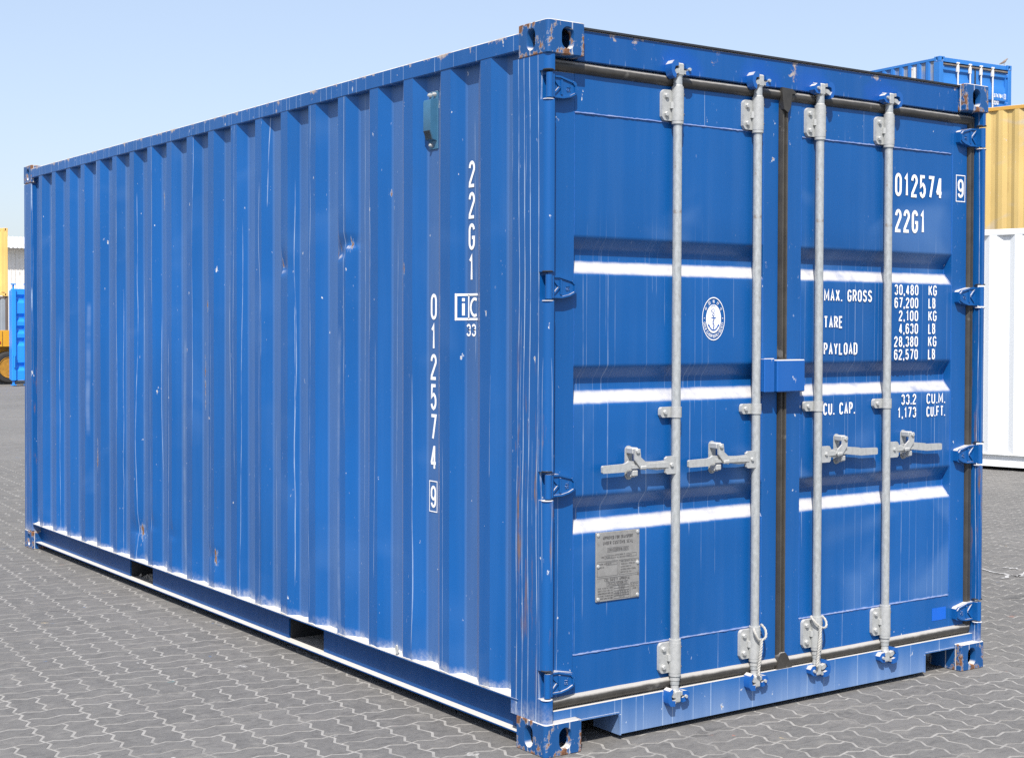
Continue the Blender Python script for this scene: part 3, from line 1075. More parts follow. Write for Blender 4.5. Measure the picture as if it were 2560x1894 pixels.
# small lashing eye on the rail and gravel blown into a pocket
ring = [(0.004 + 0.001, 1.035 + 0.006 * math.cos(a), 0.198 + 0.017 * math.sin(a)) for a in [math.pi * 2 * i / 12 for i in range(13)]]
MB().tube(ring, 0.0042, 6).build('lashing_eye', M['galv2'], big)
mb = MB()
for k in range(230):
    a, b = POCK[1]
    y, x = random.uniform(a + 0.03, b - 0.03), random.uniform(0.10, 0.38)
    r = random.uniform(0.006, 0.013)
    c = Vector((x, y, 0.0466 + r * 0.6 + 0.012 * (x > 0.2)))
    o = len(mb.v)
    mb.v += [tuple(c + Vector(d) * r * random.uniform(.8, 1.2)) for d in ((1, 0, 0), (-1, 0, 0), (0, 1, 0), (0, -1, 0), (0, 0, 1), (0, 0, -1))]
    for f in ((0, 2, 4), (2, 1, 4), (1, 3, 4), (3, 0, 4), (2, 0, 5), (1, 2, 5), (3, 1, 5), (0, 3, 5)):
        mb.f.append(tuple(o + i for i in f))
tag(mb.build('gravel', M['gravel']), 'small gravel blown into the farther forklift pocket of the dented blue container', 'gravel', kind='stuff')

# --- header, sill
mb = MB().box(0.1625, W_ - 0.1625, 0.042, 0.10, 2.4665, 2.5785, 0.003)
hd = mb.build('door_header', M['header'], big)
MB().box(0.1628, W_ - 0.1628, 0.034, 0.10, 2.579, 2.586).build('header_lip', M['dark'], hd)
YS = 0.036
sill_poly = [(0.163, 0.150), (0.163, 0.099), (0.352, 0.099), (0.360, 0.094), (0.363, 0.086), (0.363, 0.022), (W_ - 0.363, 0.022), (W_ - 0.363, 0.086), (W_ - 0.360, 0.094), (W_ - 0.352, 0.099), (W_ - 0.163, 0.099), (W_ - 0.163, 0.150)]
mb = MB().prism(sill_poly, 'y', YS, YS + 0.007)
mb.box(0.038, 0.1628, YS + 0.0005, YS + 0.0075, 0.1185, 0.150)
mb.box(W_ - 0.1628, W_ - 0.038, YS + 0.0005, YS + 0.0075, 0.1185, 0.150)
mb.box(0.038, W_ - 0.038, YS + 0.0078, 0.16, 0.143, 0.1495)
mb.box(0.369, W_ - 0.369, YS + 0.0078, 0.16, 0.0225, 0.030)
for xx in (0.3635, W_ - 0.3635 - 0.006):
    mb.box(xx, xx + 0.006, YS - 0.004, 0.19, 0.019, 0.095)
mb.box(0.165, 0.362, YS - 0.003, YS + 0.10, 0.0995, 0.1050)
mb.box(W_ - 0.362, W_ - 0.165, YS - 0.003, YS + 0.10, 0.0995, 0.1050)
sill = mb.build('door_sill', M['sill'], big)

# --- doors
YD = 0.060
RIBS = ((1.840, 1.710), (1.374, 1.240), (0.905, 0.771))
RD = 0.042


def panel_profile():
    z = [2.285]
    pts = [(YD + 0.003, 2.285)]
    for zt, zb in RIBS:
        s_ = 0.044
        sl_ = RD / s_
        for zc, yy in ((zt + 0.010, 0), (zt + 0.004, 0.0007), (zt - 0.003, 0.0045), (zt - 0.010, 0.0105), (zt - s_ + 0.010, RD - 0.0105), (zt - s_ + 0.003, RD - 0.0045), (zt - s_ - 0.004, RD - 0.0007), (zt - s_ - 0.010, RD),
                       (zb + s_ + 0.008, RD), (zb + s_ + 0.004, RD - 0.0007), (zb + s_ - 0.003, RD - 0.0045), (zb + s_ - 0.010, RD - 0.0105), (zb + 0.010, 0.0105), (zb + 0.003, 0.0045), (zb - 0.004, 0.0007), (zb - 0.010, 0)):
            pts.append((YD + 0.003 + yy, zc))
    pts.append((YD + 0.003, 0.334))
    out = []
    for (a, b) in zip(pts, pts[1:]):
        n = max(1, int((a[1] - b[1]) / 0.08))
        for i in range(n):
            out.append((a[0] + (b[0] - a[0]) * i / n, a[1] + (b[1] - a[1]) * i / n))
    out.append(pts[-1])
    return out


def door(x0, x1, px0, px1, label):
    """leaf frame from x0 to x1, corrugated panel between px0 and px1"""
    mb = MB()
    for a, b in ((x0, px0), (px1, x1)):
        mb.box(a, b, YD, YD + 0.055, 0.190, 2.424, 0.002)
    mb.box(px0 + .0002, px1 - .0002, YD + 0.0012, YD + 0.05, 2.285, 2.4235)
    mb.box(px0 + .0002, px1 - .0002, YD + 0.0012, YD + 0.05, 0.1905, 0.334)
    d = mb.build('door', M['frame'], big)
    d['label'] = label
    pr = panel_profile()
    xs = np.linspace(px0 - 0.001, px1 + 0.001, 13)
    rows = []
    for yy, zz in pr:
        rows.append([(x, yy + 0.0014 * math.sin(3.14159 * (x - px0) / (px1 - px0)) * math.sin(zz * 6.3 + x * 3), zz) for x in xs])
    MB().quadgrid(rows).build('panel', M['door'], d, ang=70, recalc=False)

    def bead(path, r):
        pts = []
        for a, b in zip(path, path[1:]):
            a, b = Vector(a), Vector(b)
            n = max(2, int((b - a).length / 0.012))
            for i in range(n):
                pts.append(a.lerp(b, i / n) + Vector((random.gauss(0, .0004), 0, random.gauss(0, .0004))))
        MB().tube(pts, r, 5, rf=[r * random.uniform(.65, 1.25) for _ in pts]).build('weld_bead', M['weld'], d)
    bead([(px0, YD + 0.002, 2.285), (px1, YD + 0.002, 2.285)], 0.0038)
    bead([(px0, YD + 0.002, 0.334), (px1, YD + 0.002, 0.334)], 0.0042)
    prs = [(yy, zz) for yy, zz in pr]
    for xx in (px0 + 0.001, px1 - 0.001):
        bead([(xx, yy, zz) for yy, zz in prs], 0.0022)
    return d


dL = door(0.046, 1.187, 0.165, 1.106, 'left blue door leaf with emblem and metal data plate')
dR = door(1.229 + 0.002, W_ - 0.046 - 0.03, 1.3185, 2.2635, 'right blue door leaf with white weight lettering')

# --- rubber gaskets
gz = [(YD + 0.02, 0), (YD - 0.004, 0.003), (YD - 0.0145, 0.012), (YD - 0.0175, 0.022), (YD - 0.0145, 0.033), (YD - 0.004, 0.0425), (YD + 0.02, 0.045)]


def hgasket(xa, xb, z0, d):
    n = 14
    mb = MB()
    rows = []
    for i in range(n + 1):
        x = xa + (xb - xa) * i / n
        w = 0.0022 * math.sin(x * 3.1 + z0) + random.gauss(0, 0.0004)
        rows.append([(x, yy, z0 + zz + w) for yy, zz in gz])
    mb.quadgrid(rows)
    o = len(mb.v)
    for r_ in (rows[0], rows[-1]):
        mb.f.append(tuple(range(len(mb.v), len(mb.v) + len(r_))))
        mb.v += r_
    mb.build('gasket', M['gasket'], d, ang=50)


def vgasket(x0, w, d, za=0.165, zb=2.455):
    k = w / 0.045
    mb = MB()
    mb.prism([(x0 + zz * k, yy + (0.006 if 0.4 < zz / 0.045 < 0.6 else 0)) for yy, zz in gz], 'z', za, zb)
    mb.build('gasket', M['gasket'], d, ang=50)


hgasket(0.050, 1.200, 2.4205, dL)
hgasket(1.214, W_ - 0.050, 2.4190, dR)
hgasket(0.050, 1.196, 0.1500, dL)
hgasket(1.214, W_ - 0.050, 0.1490, dR)
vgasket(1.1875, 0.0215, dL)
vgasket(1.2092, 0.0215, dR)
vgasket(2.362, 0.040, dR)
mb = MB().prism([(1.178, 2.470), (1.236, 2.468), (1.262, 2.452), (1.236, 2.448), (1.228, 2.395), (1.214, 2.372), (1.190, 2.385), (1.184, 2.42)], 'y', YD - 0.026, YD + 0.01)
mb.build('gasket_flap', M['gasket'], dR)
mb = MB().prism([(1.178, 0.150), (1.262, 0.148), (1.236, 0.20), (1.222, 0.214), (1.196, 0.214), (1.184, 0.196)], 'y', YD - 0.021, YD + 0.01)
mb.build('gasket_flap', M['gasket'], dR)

# --- hinges
hp = [(0.040, -0.041), (0.040, 0.041), (0.080, 0.040), (0.148, 0.026), (0.156, 0.019), (0.156, -0.025), (0.149, -0.031), (0.088, -0.041)]
mb = MB().prism(hp, 'y', 0.036, YD + 0.0)
mb.prism([(0.028, -0.040), (0.0405, -0.040), (0.0405, 0.041), (0.028, 0.041)], 'y', 0.012, 0.052)
for ln in ([(0.046, 0.036), (0.080, 0.036), (0.136, 0.022), (0.148, 0.010), (0.148, -0.018)], [(0.046, -0.036), (0.092, -0.036), (0.124, -0.029), (0.148, -0.018)], [(0.048, 0.030), (0.078, 0.0), (0.048, -0.030)], [(0.086, 0.026), (0.086, -0.026)]):
    for a, b in zip(ln, ln[1:]):
        a, b = Vector(a), Vector(b)
        nn = Vector((-(b - a).y, (b - a).x)).normalized() * 0.0032
        mb.prism([tuple(a + nn), tuple(a - nn), tuple(b - nn), tuple(b + nn)], 'y', 0.0305, 0.0365)
# raised casting letters S L
for ls in text_lines('SL', 0.017, 0.011, 0.003, 0.004)[0]:
    for a, b in zip(ls, ls[1:]):
        a, b = Vector((0.118 - a[1] + 0.008, a[0] - 0.014)), Vector((0.118 - b[1] + 0.008, b[0] - 0.014))
        if (b - a).length < 1e-5: continue
        nn = Vector((-(b - a).y, (b - a).x)).normalized() * 0.0013
        mb.prism([tuple(a + nn), tuple(a - nn), tuple(b - nn), tuple(b + nn)], 'y', 0.0335, 0.0365)
mb.rev([((0.0225, 0.018, -0.043), 0.0125), ((0.0225, 0.018, 0.043), 0.0125)], 16)
hinge_me = mb.mesh('hinge', M['hinge'], 30)
for hz in HZ:
    link('hinge', hinge_me, dL, (0, 0, hz))
    link('hinge', hinge_me, dR, (W_, 0, hz), (-1, 1, 1))
# sealed weld collars above and below each hinge pocket
for dz, mt in ((0.0535, M['dark']), (-0.0505, M['weld'])):
    cm = MB().rev([((0.0225, 0.024, -0.0025), 0.0205), ((0.0225, 0.024, 0), 0.0222), ((0.0225, 0.024, 0.0025), 0.0205)], 14).mesh('hinge_collar', mt, 60)
    for hz in HZ:
        link('hinge_collar', cm, big, (0, 0, hz + dz))
        link('hinge_collar', cm, big, (W_, 0, hz + dz), (-1, 1, 1))

# --- locking bars with brackets, cams and handles
BARX = (0.630, 1.046, 1.395, 1.811)
YB = 0.034


def hexbolt(mb, x, z, y0, y1, r=0.0085):
    mb.rev([((x, y0, z), r), ((x, y1 + 0.0015, z), r), ((x, y1, z), r * 0.82)], 6)


bar_me = MB().rev([((0, YB, 0.17), 0.0172), ((0, YB, 2.452), 0.0172)], 20).mesh('locking_bar', M['galv'])
# tall guide bracket
mb = MB()
hh = 0.0575
pl = [(-0.062, -hh + .008), (-0.066, -hh + 0.014), (-0.066, hh - 0.014), (-0.062, hh - .006), (-0.054, hh), (0.0, hh), (0.0, -hh), (-0.054, -hh)]
mb.prism(pl, 'y', YB + 0.012, YD + 0.0003)
arcp = [(0.0235 * math.cos(R(a)), YB - 0.0235 * math.sin(R(a))) for a in range(-30, 211, 20)]
mb.prism([(0.0235, YD + 0.0002)] + arcp + [(-0.026, YB + 0.012), (-0.026, YD + 0.0002)], 'z', -hh, hh)
mb.prism([(-0.03, YB + 0.004), (-0.022, YB - 0.004), (-0.022, YB + 0.014), (-0.03, YB + 0.014)], 'z', -0.012, 0.012)
for zz in (0.034, -0.034):
    hexbolt(mb, -0.047, zz, YB + 0.013, YB + 0.0025, 0.0095)
    mb.rev([((-0.047, YB + 0.0125, zz), 0.0125), ((-0.047, YB + 0.0105, zz), 0.0125)], 14)
for zz in (hh, -hh - 0.012):
    mb.rev([((0, YB, zz), 0.0225), ((0, YB, zz + 0.012), 0.0225)], 20)
brk_me = mb.mesh('bar_bracket', M['galv2'], 30)
c = Vector((0.0235 * math.cos(R(35)), YB - 0.0235 * math.sin(R(35)), 0))
nn = Vector((math.cos(R(35)), -math.sin(R(35)), 0))
scr_me = MB().rev([(tuple(c - nn * 0.002), 0.0052), (tuple(c + nn * 0.0015), 0.0052)], 8).mesh('screw', M['screw'])
# short mid bracket
mb = MB()
h2 = 0.0195
mb.prism([(-0.064, -h2 + .006), (-0.067, -h2 + .010), (-0.067, h2 - .010), (-0.064, h2 - .004), (-0.058, h2), (0, h2), (0, -h2), (-0.058, -h2)], 'y', YB + 0.011, YD + 0.0003)
mb.prism([(0.0212 * math.cos(R(a)), YB - 0.0212 * math.sin(R(a))) for a in range(-40, 221, 20)], 'z', -h2, h2)
hexbolt(mb, -0.047, 0, YB + 0.012, YB + 0.003, 0.009)
mid_me = mb.mesh('bar_bracket', M['galv2'], 30)

# cam at the bar end (for the top; mirrored in z for the bottom) and its keeper, origin at the cam centre
mb = MB()
mb.rev([((0, YB, -0.070), 0.0195), ((0, YB, -0.058), 0.0195), ((0, YB, -0.054), 0.0165), ((0, YB, -0.030), 0.0150), ((0, YB, -0.020), 0.019), ((0, YB, -0.012), 0.012)], 16)
mb.box(-0.013, 0.017, YB - 0.020, YB + 0.004, -0.022, 0.026, 0.005)
mb.prism([(-0.040, -0.016), (-0.034, -0.020), (-0.012, -0.012), (-0.012, 0.004), (-0.026, 0.002), (-0.036, -0.006)], 'y', YB - 0.022, YB - 0.004)
mb.prism([(-0.034, 0.016), (-0.012, 0.012), (-0.012, 0.026), (-0.028, 0.026)], 'y', YB - 0.022, YB - 0.004)
mb.prism([(0.015, -0.014), (0.038, -0.018), (0.042, -0.010), (0.030, -0.004), (0.015, 0.0)], 'y', YB - 0.020, YB - 0.004)
mb.rev([((0.036, YB - 0.03, 0.004), 0.006), ((0.036, YB - 0.008, 0.004), 0.008)], 8)
cam_me = mb.mesh('locking_cam', M['galv2'], 30)
mb = MB()
mb.prism([(-0.020, 0.034), (-0.042, 0.032), (-0.054, 0.018), (-0.056, -0.004), (-0.048, -0.026), (-0.034, -0.034), (-0.030, -0.020), (-0.040, -0.006), (-0.036, 0.010), (-0.020, 0.014)], 'y', YB - 0.028, 0.0425)
mb.prism([(0.022, 0.026), (0.040, 0.022), (0.054, 0.012), (0.056, -0.004), (0.044, -0.016), (0.024, -0.018), (0.022, -0.004), (0.034, 0.002), (0.022, 0.008)], 'y', YB - 0.022, 0.0425)
mb.box(-0.036, 0.036, YB + 0.004, 0.0425, -0.020, 0.030, 0.003)
keep_me = mb.mesh('cam_keeper', M['keeper'], 30)

# handle: origin on the bar axis, lever pointing to -x


def handle_parts(tip, ret):
    mb = MB()
    mb.prism([(-0.012, 0.030), (-0.054, 0.030), (-0.062, 0.022), (-0.062, -0.030), (-0.054, -0.036), (-0.004, -0.036), (0.0, -0.030), (0, 0.022)], 'y', YB - 0.022, YB - 0.012)
    mb.box(-0.050, -0.010, YB - 0.0125, YB + 0.006, -0.026, 0.024, 0.003)
    hexbolt(mb, -0.034, -0.002, YB - 0.021, YB - 0.029, 0.008)
    hub = mb.mesh('handle_hub', M['galv2'], 30)
    mb = MB()
    mb.prism([(-0.040, 0.016), (-0.105, 0.014), (-ret + 0.05, 0.016), (-ret - 0.03, 0.022), (-tip + 0.115, 0.016), (-tip + 0.10, 0.012), (-tip + 0.004, 0.010), (-tip, 0.006), (-tip, -0.014), (-tip + 0.004, -0.018), (-tip + 0.10, -0.018), (-ret - 0.035, -0.010), (-ret + 0.03, -0.008), (-0.105, -0.018), (-0.040, -0.018)], 'y', YB - 0.019, YB - 0.009)
    mb.prism([(-0.05, 0.009), (-ret - 0.02, 0.006), (-ret - 0.02, -0.006), (-0.05, -0.010)], 'y', YB - 0.0245, YB - 0.0185)
    lever = mb.mesh('handle_lever', M['galv2'], 30)
    mb = MB()
    mb.prism(stadium(-ret, 0.012, 0.036, 0.126, 8), 'y', YD - 0.007, YD + 0.0028)
    mb.box(-ret - 0.012, -ret + 0.012, YB - 0.008, YD - 0.0065, -0.040, -0.018, 0.003)
    mb.box(-ret - 0.013, -ret + 0.013, YB - 0.022, YB - 0.008, -0.036, -0.012, 0.004)
    mb.box(-ret - 0.014, -ret + 0.014, YB - 0.022, YD - 0.0065, 0.046, 0.070, 0.004)
    hexbolt(mb, -ret, 0.058, YB - 0.029, YB - 0.038, 0.0095)
    hexbolt(mb, -ret - 0.002, -0.040, YD - 0.008, YD - 0.016, 0.008)
    # hasp folding down over the lever, leaning to the hub side
    mb.prism([(-ret - 0.014, 0.066), (-ret + 0.014, 0.066), (-ret + 0.018, 0.034), (-ret + 0.044, 0.014), (-ret + 0.050, -0.002), (-ret + 0.040, -0.014), (-ret + 0.020, -0.010), (-ret + 0.004, 0.008), (-ret - 0.012, 0.026)], 'y', YB - 0.031, YB - 0.0245)
    mb.box(-ret + 0.016, -ret + 0.046, YB - 0.034, YB - 0.016, -0.012, 0.004, 0.004)
    catch = mb.mesh('handle_catch', M['galv2'], 30)
    return hub, lever, catch


hpL, hpR = handle_parts(0.360, 0.207), handle_parts(0.350, 0.139)
for k, bx in enumerate(BARX):
    d = dL if k < 2 else dR
    sx = 1 if k < 2 else -1
    link('locking_bar', bar_me, d, (bx, 0, 0))
    for zz in (2.347, 0.272):
        b = link('bar_bracket', brk_me, d, (bx, 0, zz))
        for ds in (0.040, -0.034):
            link('screw', scr_me, d, (bx, 0, zz + ds))
    link('bar_bracket', mid_me, d, (bx, 0, 1.198))
    for zc, sz in ((2.478, 1), (0.128, -1)):
        link('locking_cam', cam_me, d, (bx, 0, zc), (sx, 1, sz))
        link('cam_keeper', keep_me, hd if sz > 0 else sill, (bx, 0, zc), (sx, 1, sz))
    for me in (hpL if k < 2 else hpR):
        link(me.name.split('.')[0], me, d, (bx, 0.008, 1.004), (sx, 1, 1))

# --- lock box between the doors
mb = MB().box(1.062, 1.118, 0.004, 0.012, 1.262, 1.396, 0.003)
mb.box(1.062, 1.070, 0.0122, YD, 1.266, 1.392).box(1.108, 1.118, 0.0122, YD, 1.266, 1.392)
mb.box(1.0702, 1.1078, 0.0122, YD, 1.3860, 1.3920)
mb.build('lock_box', M['keeper'], dL)
mb = MB().box(1.129, 1.284, 0.000, 0.040, 1.262, 1.390, 0.004)
mb.box(1.24, 1.284, 0.0405, YD, 1.272, 1.384)
lb = mb.build('lock_box', M['keeper'], dR)
hook = [(x - 0.072, y, z) for x, y, z in ((1.362, 0.03, 1.318), (1.368, 0.02, 1.316), (1.374, 0.02, 1.306), (1.374, 0.02, 1.290), (1.366, 0.02, 1.282), (1.356, 0.02, 1.288))]
MB().tube(hook, 0.0035, 6).build('hook', M['keeper'], dR)

# --- lettering on the right door and frame
YT = YD + 0.003 - 0.0026
YF = YD - 0.0016


def dt(name, txt, x0, x1, z0, h, w=None, y=None, par=None):
    return door_text(name, txt, x0, x1, z0, h, par or dR, M['white'], YT if y is None else y, w)


dt('serial_number', '012574', 1.884, 2.194, 2.080, 0.099, 0.0135)
dt('size_code', '22G1', 1.886, 2.081, 1.926, 0.099, 0.0135)
b9 = text_lines('9', 0.082, 0.040, 0.011, 0, 2.297, 2.095)[0]
fr9 = [[(2.2865, 2.0785), (2.3465, 2.0785), (2.3465, 2.1935), (2.2865, 2.1935), (2.2865, 2.0785)]]
mb = strokes(MB(), b9, 0.0115, on_door(YF))
strokes(mb, fr9, 0.0038, on_door(YF))
mb.build('check_digit', M['white'], dR, recalc=False)
for txt, x1, z0 in (('MAX. GROSS', 1.743, 1.6255), ('TARE', 1.566, 1.515), ('PAYLOAD', 1.656, 1.405), ('CU. CAP.', 1.644, 1.1575)):
    dt('weight_heading', txt, 1.454, x1, z0, 0.050, 0.0072)
for k, (t, u) in enumerate((('30,480', 'KG'), ('67,200', 'LB'), (' 2,100', 'KG'), (' 4,630', 'LB'), ('28,380', 'KG'), ('62,570', 'LB'))):
    z0 = 1.6575 - k * 0.0555
    s_ = t.strip()
    dt('weight_figure', s_, 1.886 if len(s_) == 6 else 1.915, 2.040, z0, 0.046, 0.0066)
    dt('weight_unit', u, 2.108, 2.163 if u == 'KG' else 2.154, z0, 0.046, 0.0066)
for t, u, x0, x1, z0 in (('33.2', 'CU.M.', 1.935, 2.032, 1.186), ('1,173', 'CU.FT.', 1.912, 2.032, 1.1295)):
    dt('volume_figure', t, x0, x1, z0, 0.046, 0.0066)
    dt('volume_unit', u, 2.101, 2.226, z0, 0.046, 0.0066)
MB().box(2.150, 2.243, YT - 0.0005, YD + 0.001, 0.229, 0.284).build('sticker', M['decal'], dR)

# --- emblem on the left door
ec, ez, ew, eh = 0.842, 1.550, 0.0590, 0.0835
ell = lambda s_, n=40: [(ec + ew * s_ * math.cos(2 * math.pi * i / n), ez + eh * s_ * math.sin(2 * math.pi * i / n)) for i in range(n)]
mb = MB()


def disc(mb, pts, y):
    o = len(mb.v)
    mb.v += [(p[0], y, p[1]) for p in pts]
    mb.f.append(tuple(range(o, o + len(pts))))


def ring2(mb, a, b, y):
    o, n = len(mb.v), len(a)
    mb.v += [(p[0], y, p[1]) for p in a] + [(p[0], y, p[1]) for p in b]
    for i in range(n):
        j = (i + 1) % n
        mb.f.append((o + i, o + j, o + n + j, o + n + i))


ring2(mb, ell(1.0), ell(0.955), YT)
disc(mb, ell(0.66), YT)
emb = mb.build('emblem', M['white'], dL, recalc=False)
mb = MB()


def on_ellipse(mb, txt, a0, a1, s_, h, outward, cw, w):
    n = len(txt)
    for k, ch in enumerate(txt):
        a = R(a0 + (a1 - a0) * k / max(1, n - 1))
        c = Vector((ec + ew * s_ * math.cos(a), ez + eh * s_ * math.sin(a)))
        nrm = Vector((math.cos(a) / ew, math.sin(a) / eh)).normalized() * (1 if outward else -1)
        tg = Vector((nrm.y, -nrm.x))
        for ln in GL.get(ch, []):
            strokes(mb, [[tuple(c + tg * ((px - .5) * cw) + nrm * ((py - .5) * h)) for px, py in ln]], w, on_door(YT))


on_ellipse(mb, 'CHINA CLASSIFICATION SOCIETY', 194, 346, 0.81, 0.0105, False, 0.0050, 0.0016)
mb.build('emblem_lettering', M['white'], dL, recalc=False)
mb = MB()
on_ellipse(mb, '\u4e2d\u56fd\u8239\u7ea7\u793e', 145, 35, 0.81, 0.0115, True, 0.0095, 0.0012)
for a in (178, 2):
    c = (ec + ew * 0.81 * math.cos(R(a)), ez + eh * 0.81 * math.sin(R(a)))
    disc(mb, [(c[0] + .0022 * math.cos(t), c[1] + .0022 * math.sin(t)) for t in [k * math.pi / 3 for k in range(6)]], YT)
mb.build('emblem_lettering', M['white'], dL, recalc=False)
mb = MB()
ya_ = YT - 0.0008
strokes(mb, [[(ec, ez + 0.012), (ec, ez - 0.040)], [(ec - 0.012, ez + 0.004), (ec + 0.012, ez + 0.004)]], 0.004, on_door(ya_))
strokes(mb, [arc(ec, ez - 0.010, 0.026, 0.034, 205, 335, 14)], 0.0055, on_door(ya_))
strokes(mb, [arc(ec, ez + 0.016, 0.004, 0.005, 0, 360, 10)], 0.0018, on_door(ya_))
for sg in (-1, 1):
    mb.prism([(ec + sg * 0.020, ez - 0.026), (ec + sg * 0.030, ez - 0.030), (ec + sg * 0.028, ez - 0.018)], 'y', ya_ - 0.0002, ya_)
strokes(mb, [[(ec + 0.013 * math.cos(t * 1.9) * (1 - t / 9) - .004, ez + 0.045 - 0.0042 * t + 0.010 * math.sin(t * 1.9)) for t in [i * 0.25 for i in range(26)]]], 0.0019, on_door(ya_))
strokes(mb, [[(ec - 0.002 + 0.007 * math.sin(t * 1.3), ez + 0.006 - 0.0055 * t) for t in [i * 0.5 for i in range(16)]]], 0.0016, on_door(ya_))
mb.build('emblem_anchor', M['logoblue'], dL, recalc=False)

# --- data plate
px0, px1, pz0, pz1 = 0.268, 0.474, 0.514, 0.768
yp = YD + 0.003 - 0.006
pl_ = MB().box(px0, px1, yp, YD + 0.0035, pz0, pz1, 0.0015).build('data_plate', M['plate'], dL)
pl_['label'] = 'riveted metal approval plate'
pl_.parent = dL
for xx in (px0 + 0.010, px1 - 0.010):
    for zz in (pz0 + 0.010, 0.644, pz1 - 0.010):
        MB().rev([((xx, yp + 0.001, zz), 0.0075), ((xx, yp - 0.003, zz), 0.0065), ((xx, yp - 0.0045, zz), 0.003)], 10).build('rivet', M['galv2'], dL)
mb = MB()
yi = yp - 0.0006


def ptxt(t, xc, z, h, width, w=None):
    units = sum(NARROW.get(c, 1.0) for c in t)
    cw = width / (units + 0.35 * (len(t) - 1))
    ls, _ = text_lines(t, h, cw, w or h * 0.13, cw * 0.35, px0 + xc - width / 2, pz0 + z)
    strokes(mb, ls, w or h * 0.13, on_door(yi))


def pbox(x0, x1, z0, z1, w=0.0009):
    strokes(mb, [[(px0 + x0, pz0 + z0), (px0 + x1, pz0 + z0), (px0 + x1, pz0 + z1), (px0 + x0, pz0 + z1), (px0 + x0, pz0 + z0)]], w, on_door(yi))


ptxt('APPROVED FOR TRANSPORT', 0.103, 0.226, 0.0125, 0.142)
ptxt('UNDER CUSTOMS SEAL', 0.103, 0.207, 0.0125, 0.142)
ptxt('CHN/CCSGD308/2023', 0.103, 0.1825, 0.0095, 0.092)
pbox(0.053, 0.153, 0.180, 0.1945)
ptxt('TYPE', 0.030, 0.158, 0.0065, 0.014)
pbox(0.040, 0.082, 0.156, 0.167)
ptxt('MC22-01', 0.061, 0.158, 0.006, 0.034)
ptxt('MANUFACTURERS NO.', 0.112, 0.164, 0.0055, 0.052)
ptxt('OF THE CONTAINER', 0.112, 0.155, 0.0055, 0.052)
pbox(0.142, 0.190, 0.156, 0.168)
ptxt('012574', 0.156, 0.158, 0.006, 0.022)
pbox(0.006, 0.102, 0.092, 0.146)
pbox(0.108, 0.200, 0.092, 0.146)
ptxt('OWNERS NO.', 0.028, 0.134, 0.006, 0.036)
pbox(0.047, 0.098, 0.132, 0.142)
ptxt('0125749', 0.060, 0.134, 0.006, 0.022)
ptxt('OWNED BY', 0.024, 0.122, 0.006, 0.028)
ptxt('TIMBER COMPONENT TREATMENT', 0.152, 0.138, 0.0055, 0.076)
ptxt('RADALEUM 400SC/25', 0.150, 0.128, 0.0055, 0.064)
ptxt('MANUFACTURED BY', 0.140, 0.118, 0.0055, 0.050)
ptxt('GUANGDONG MODERN INTEGRAL', 0.152, 0.108, 0.0055, 0.072)
ptxt('EQUIPMENT CO. LTD', 0.138, 0.098, 0.0055, 0.048)
strokes(mb, [[(px0 + 0.006, pz0 + 0.086), (px0 + 0.200, pz0 + 0.086)]], 0.0009, on_door(yi))
ptxt('CSC SAFETY APPROVAL', 0.100, 0.072, 0.0115, 0.120)
ptxt('CN/CCS/GD308/23', 0.100, 0.0575, 0.0095, 0.090)
pbox(0.050, 0.150, 0.055, 0.0685)
for k, t in enumerate(('DATE MANUFACTURED', 'IDENTIFICATION NO.', 'MAXIMUM OPERATING GROSS MASS', 'ALLOWABLE STACKING LOAD', 'TRANSVERSE RACKING TEST FORCE')):
    z = 0.0455 - 0.0095 * k
    ptxt(t, 0.044, z, 0.0058, 0.070)
    pbox(0.084, 0.156, z - 0.0015, z + 0.0072)
    ptxt(('04/2023', '012574', '30,480 KG 67,200 LB', '216,000 KG 476,200 LB', '150 KN')[k], 0.120, z, 0.0052, (0.030, 0.026, 0.062, 0.064, 0.03)[k])
pbox(0.162, 0.200, 0.004, 0.058)
ptxt('DO NOT PACK', 0.181, 0.050, 0.005, 0.032)
ptxt('CEMENT ETC', 0.181, 0.042, 0.005, 0.03)
ptxt('2028', 0.181, 0.033, 0.0055, 0.016)
mb.build('plate_lettering', M['ink'], dL, recalc=False)

# --- side lettering (in the hollows of the corrugation)


def side_map(a, b, l=0.0):
    y = -a
    return (wall_y(y) - 0.0016 - l, y, b)


def side_char(name, ch, yc, w, ztop, h, sw=0.0125):
    ls, _ = text_lines(ch, h, w / NARROW.get(ch, 1.0) if ch != '1' else w, sw, 0, -yc - w / 2, ztop - h)
    strokes(MB(), ls, sw, side_map).build(name, M['white'], big, recalc=False)


for k, ch in enumerate('22G1'):
    side_char('size_code_character', ch, 0.5375, 0.043, 2.146 - k * 0.1187, 0.101)
for k, ch in enumerate('012574'):
    side_char('serial_character', ch, 0.8095, 0.045, 1.646 - k * 0.1190, 0.103)
ls = text_lines('9', 0.088, 0.040, 0.0115, 0, -0.8295, 0.799)[0]
mb = strokes(MB(), ls, 0.0115, side_map)
strokes(mb, [[(-0.8385, 0.784), (-0.782, 0.784), (-0.782, 0.904), (-0.8385, 0.904), (-0.8385, 0.784)]], 0.004, side_map)
mb.build('check_digit', M['white'], big, recalc=False)


def fine(a, b, n=12):
    return [(a[0] + (b[0] - a[0]) * i / n, a[1] + (b[1] - a[1]) * i / n) for i in range(n + 1)]


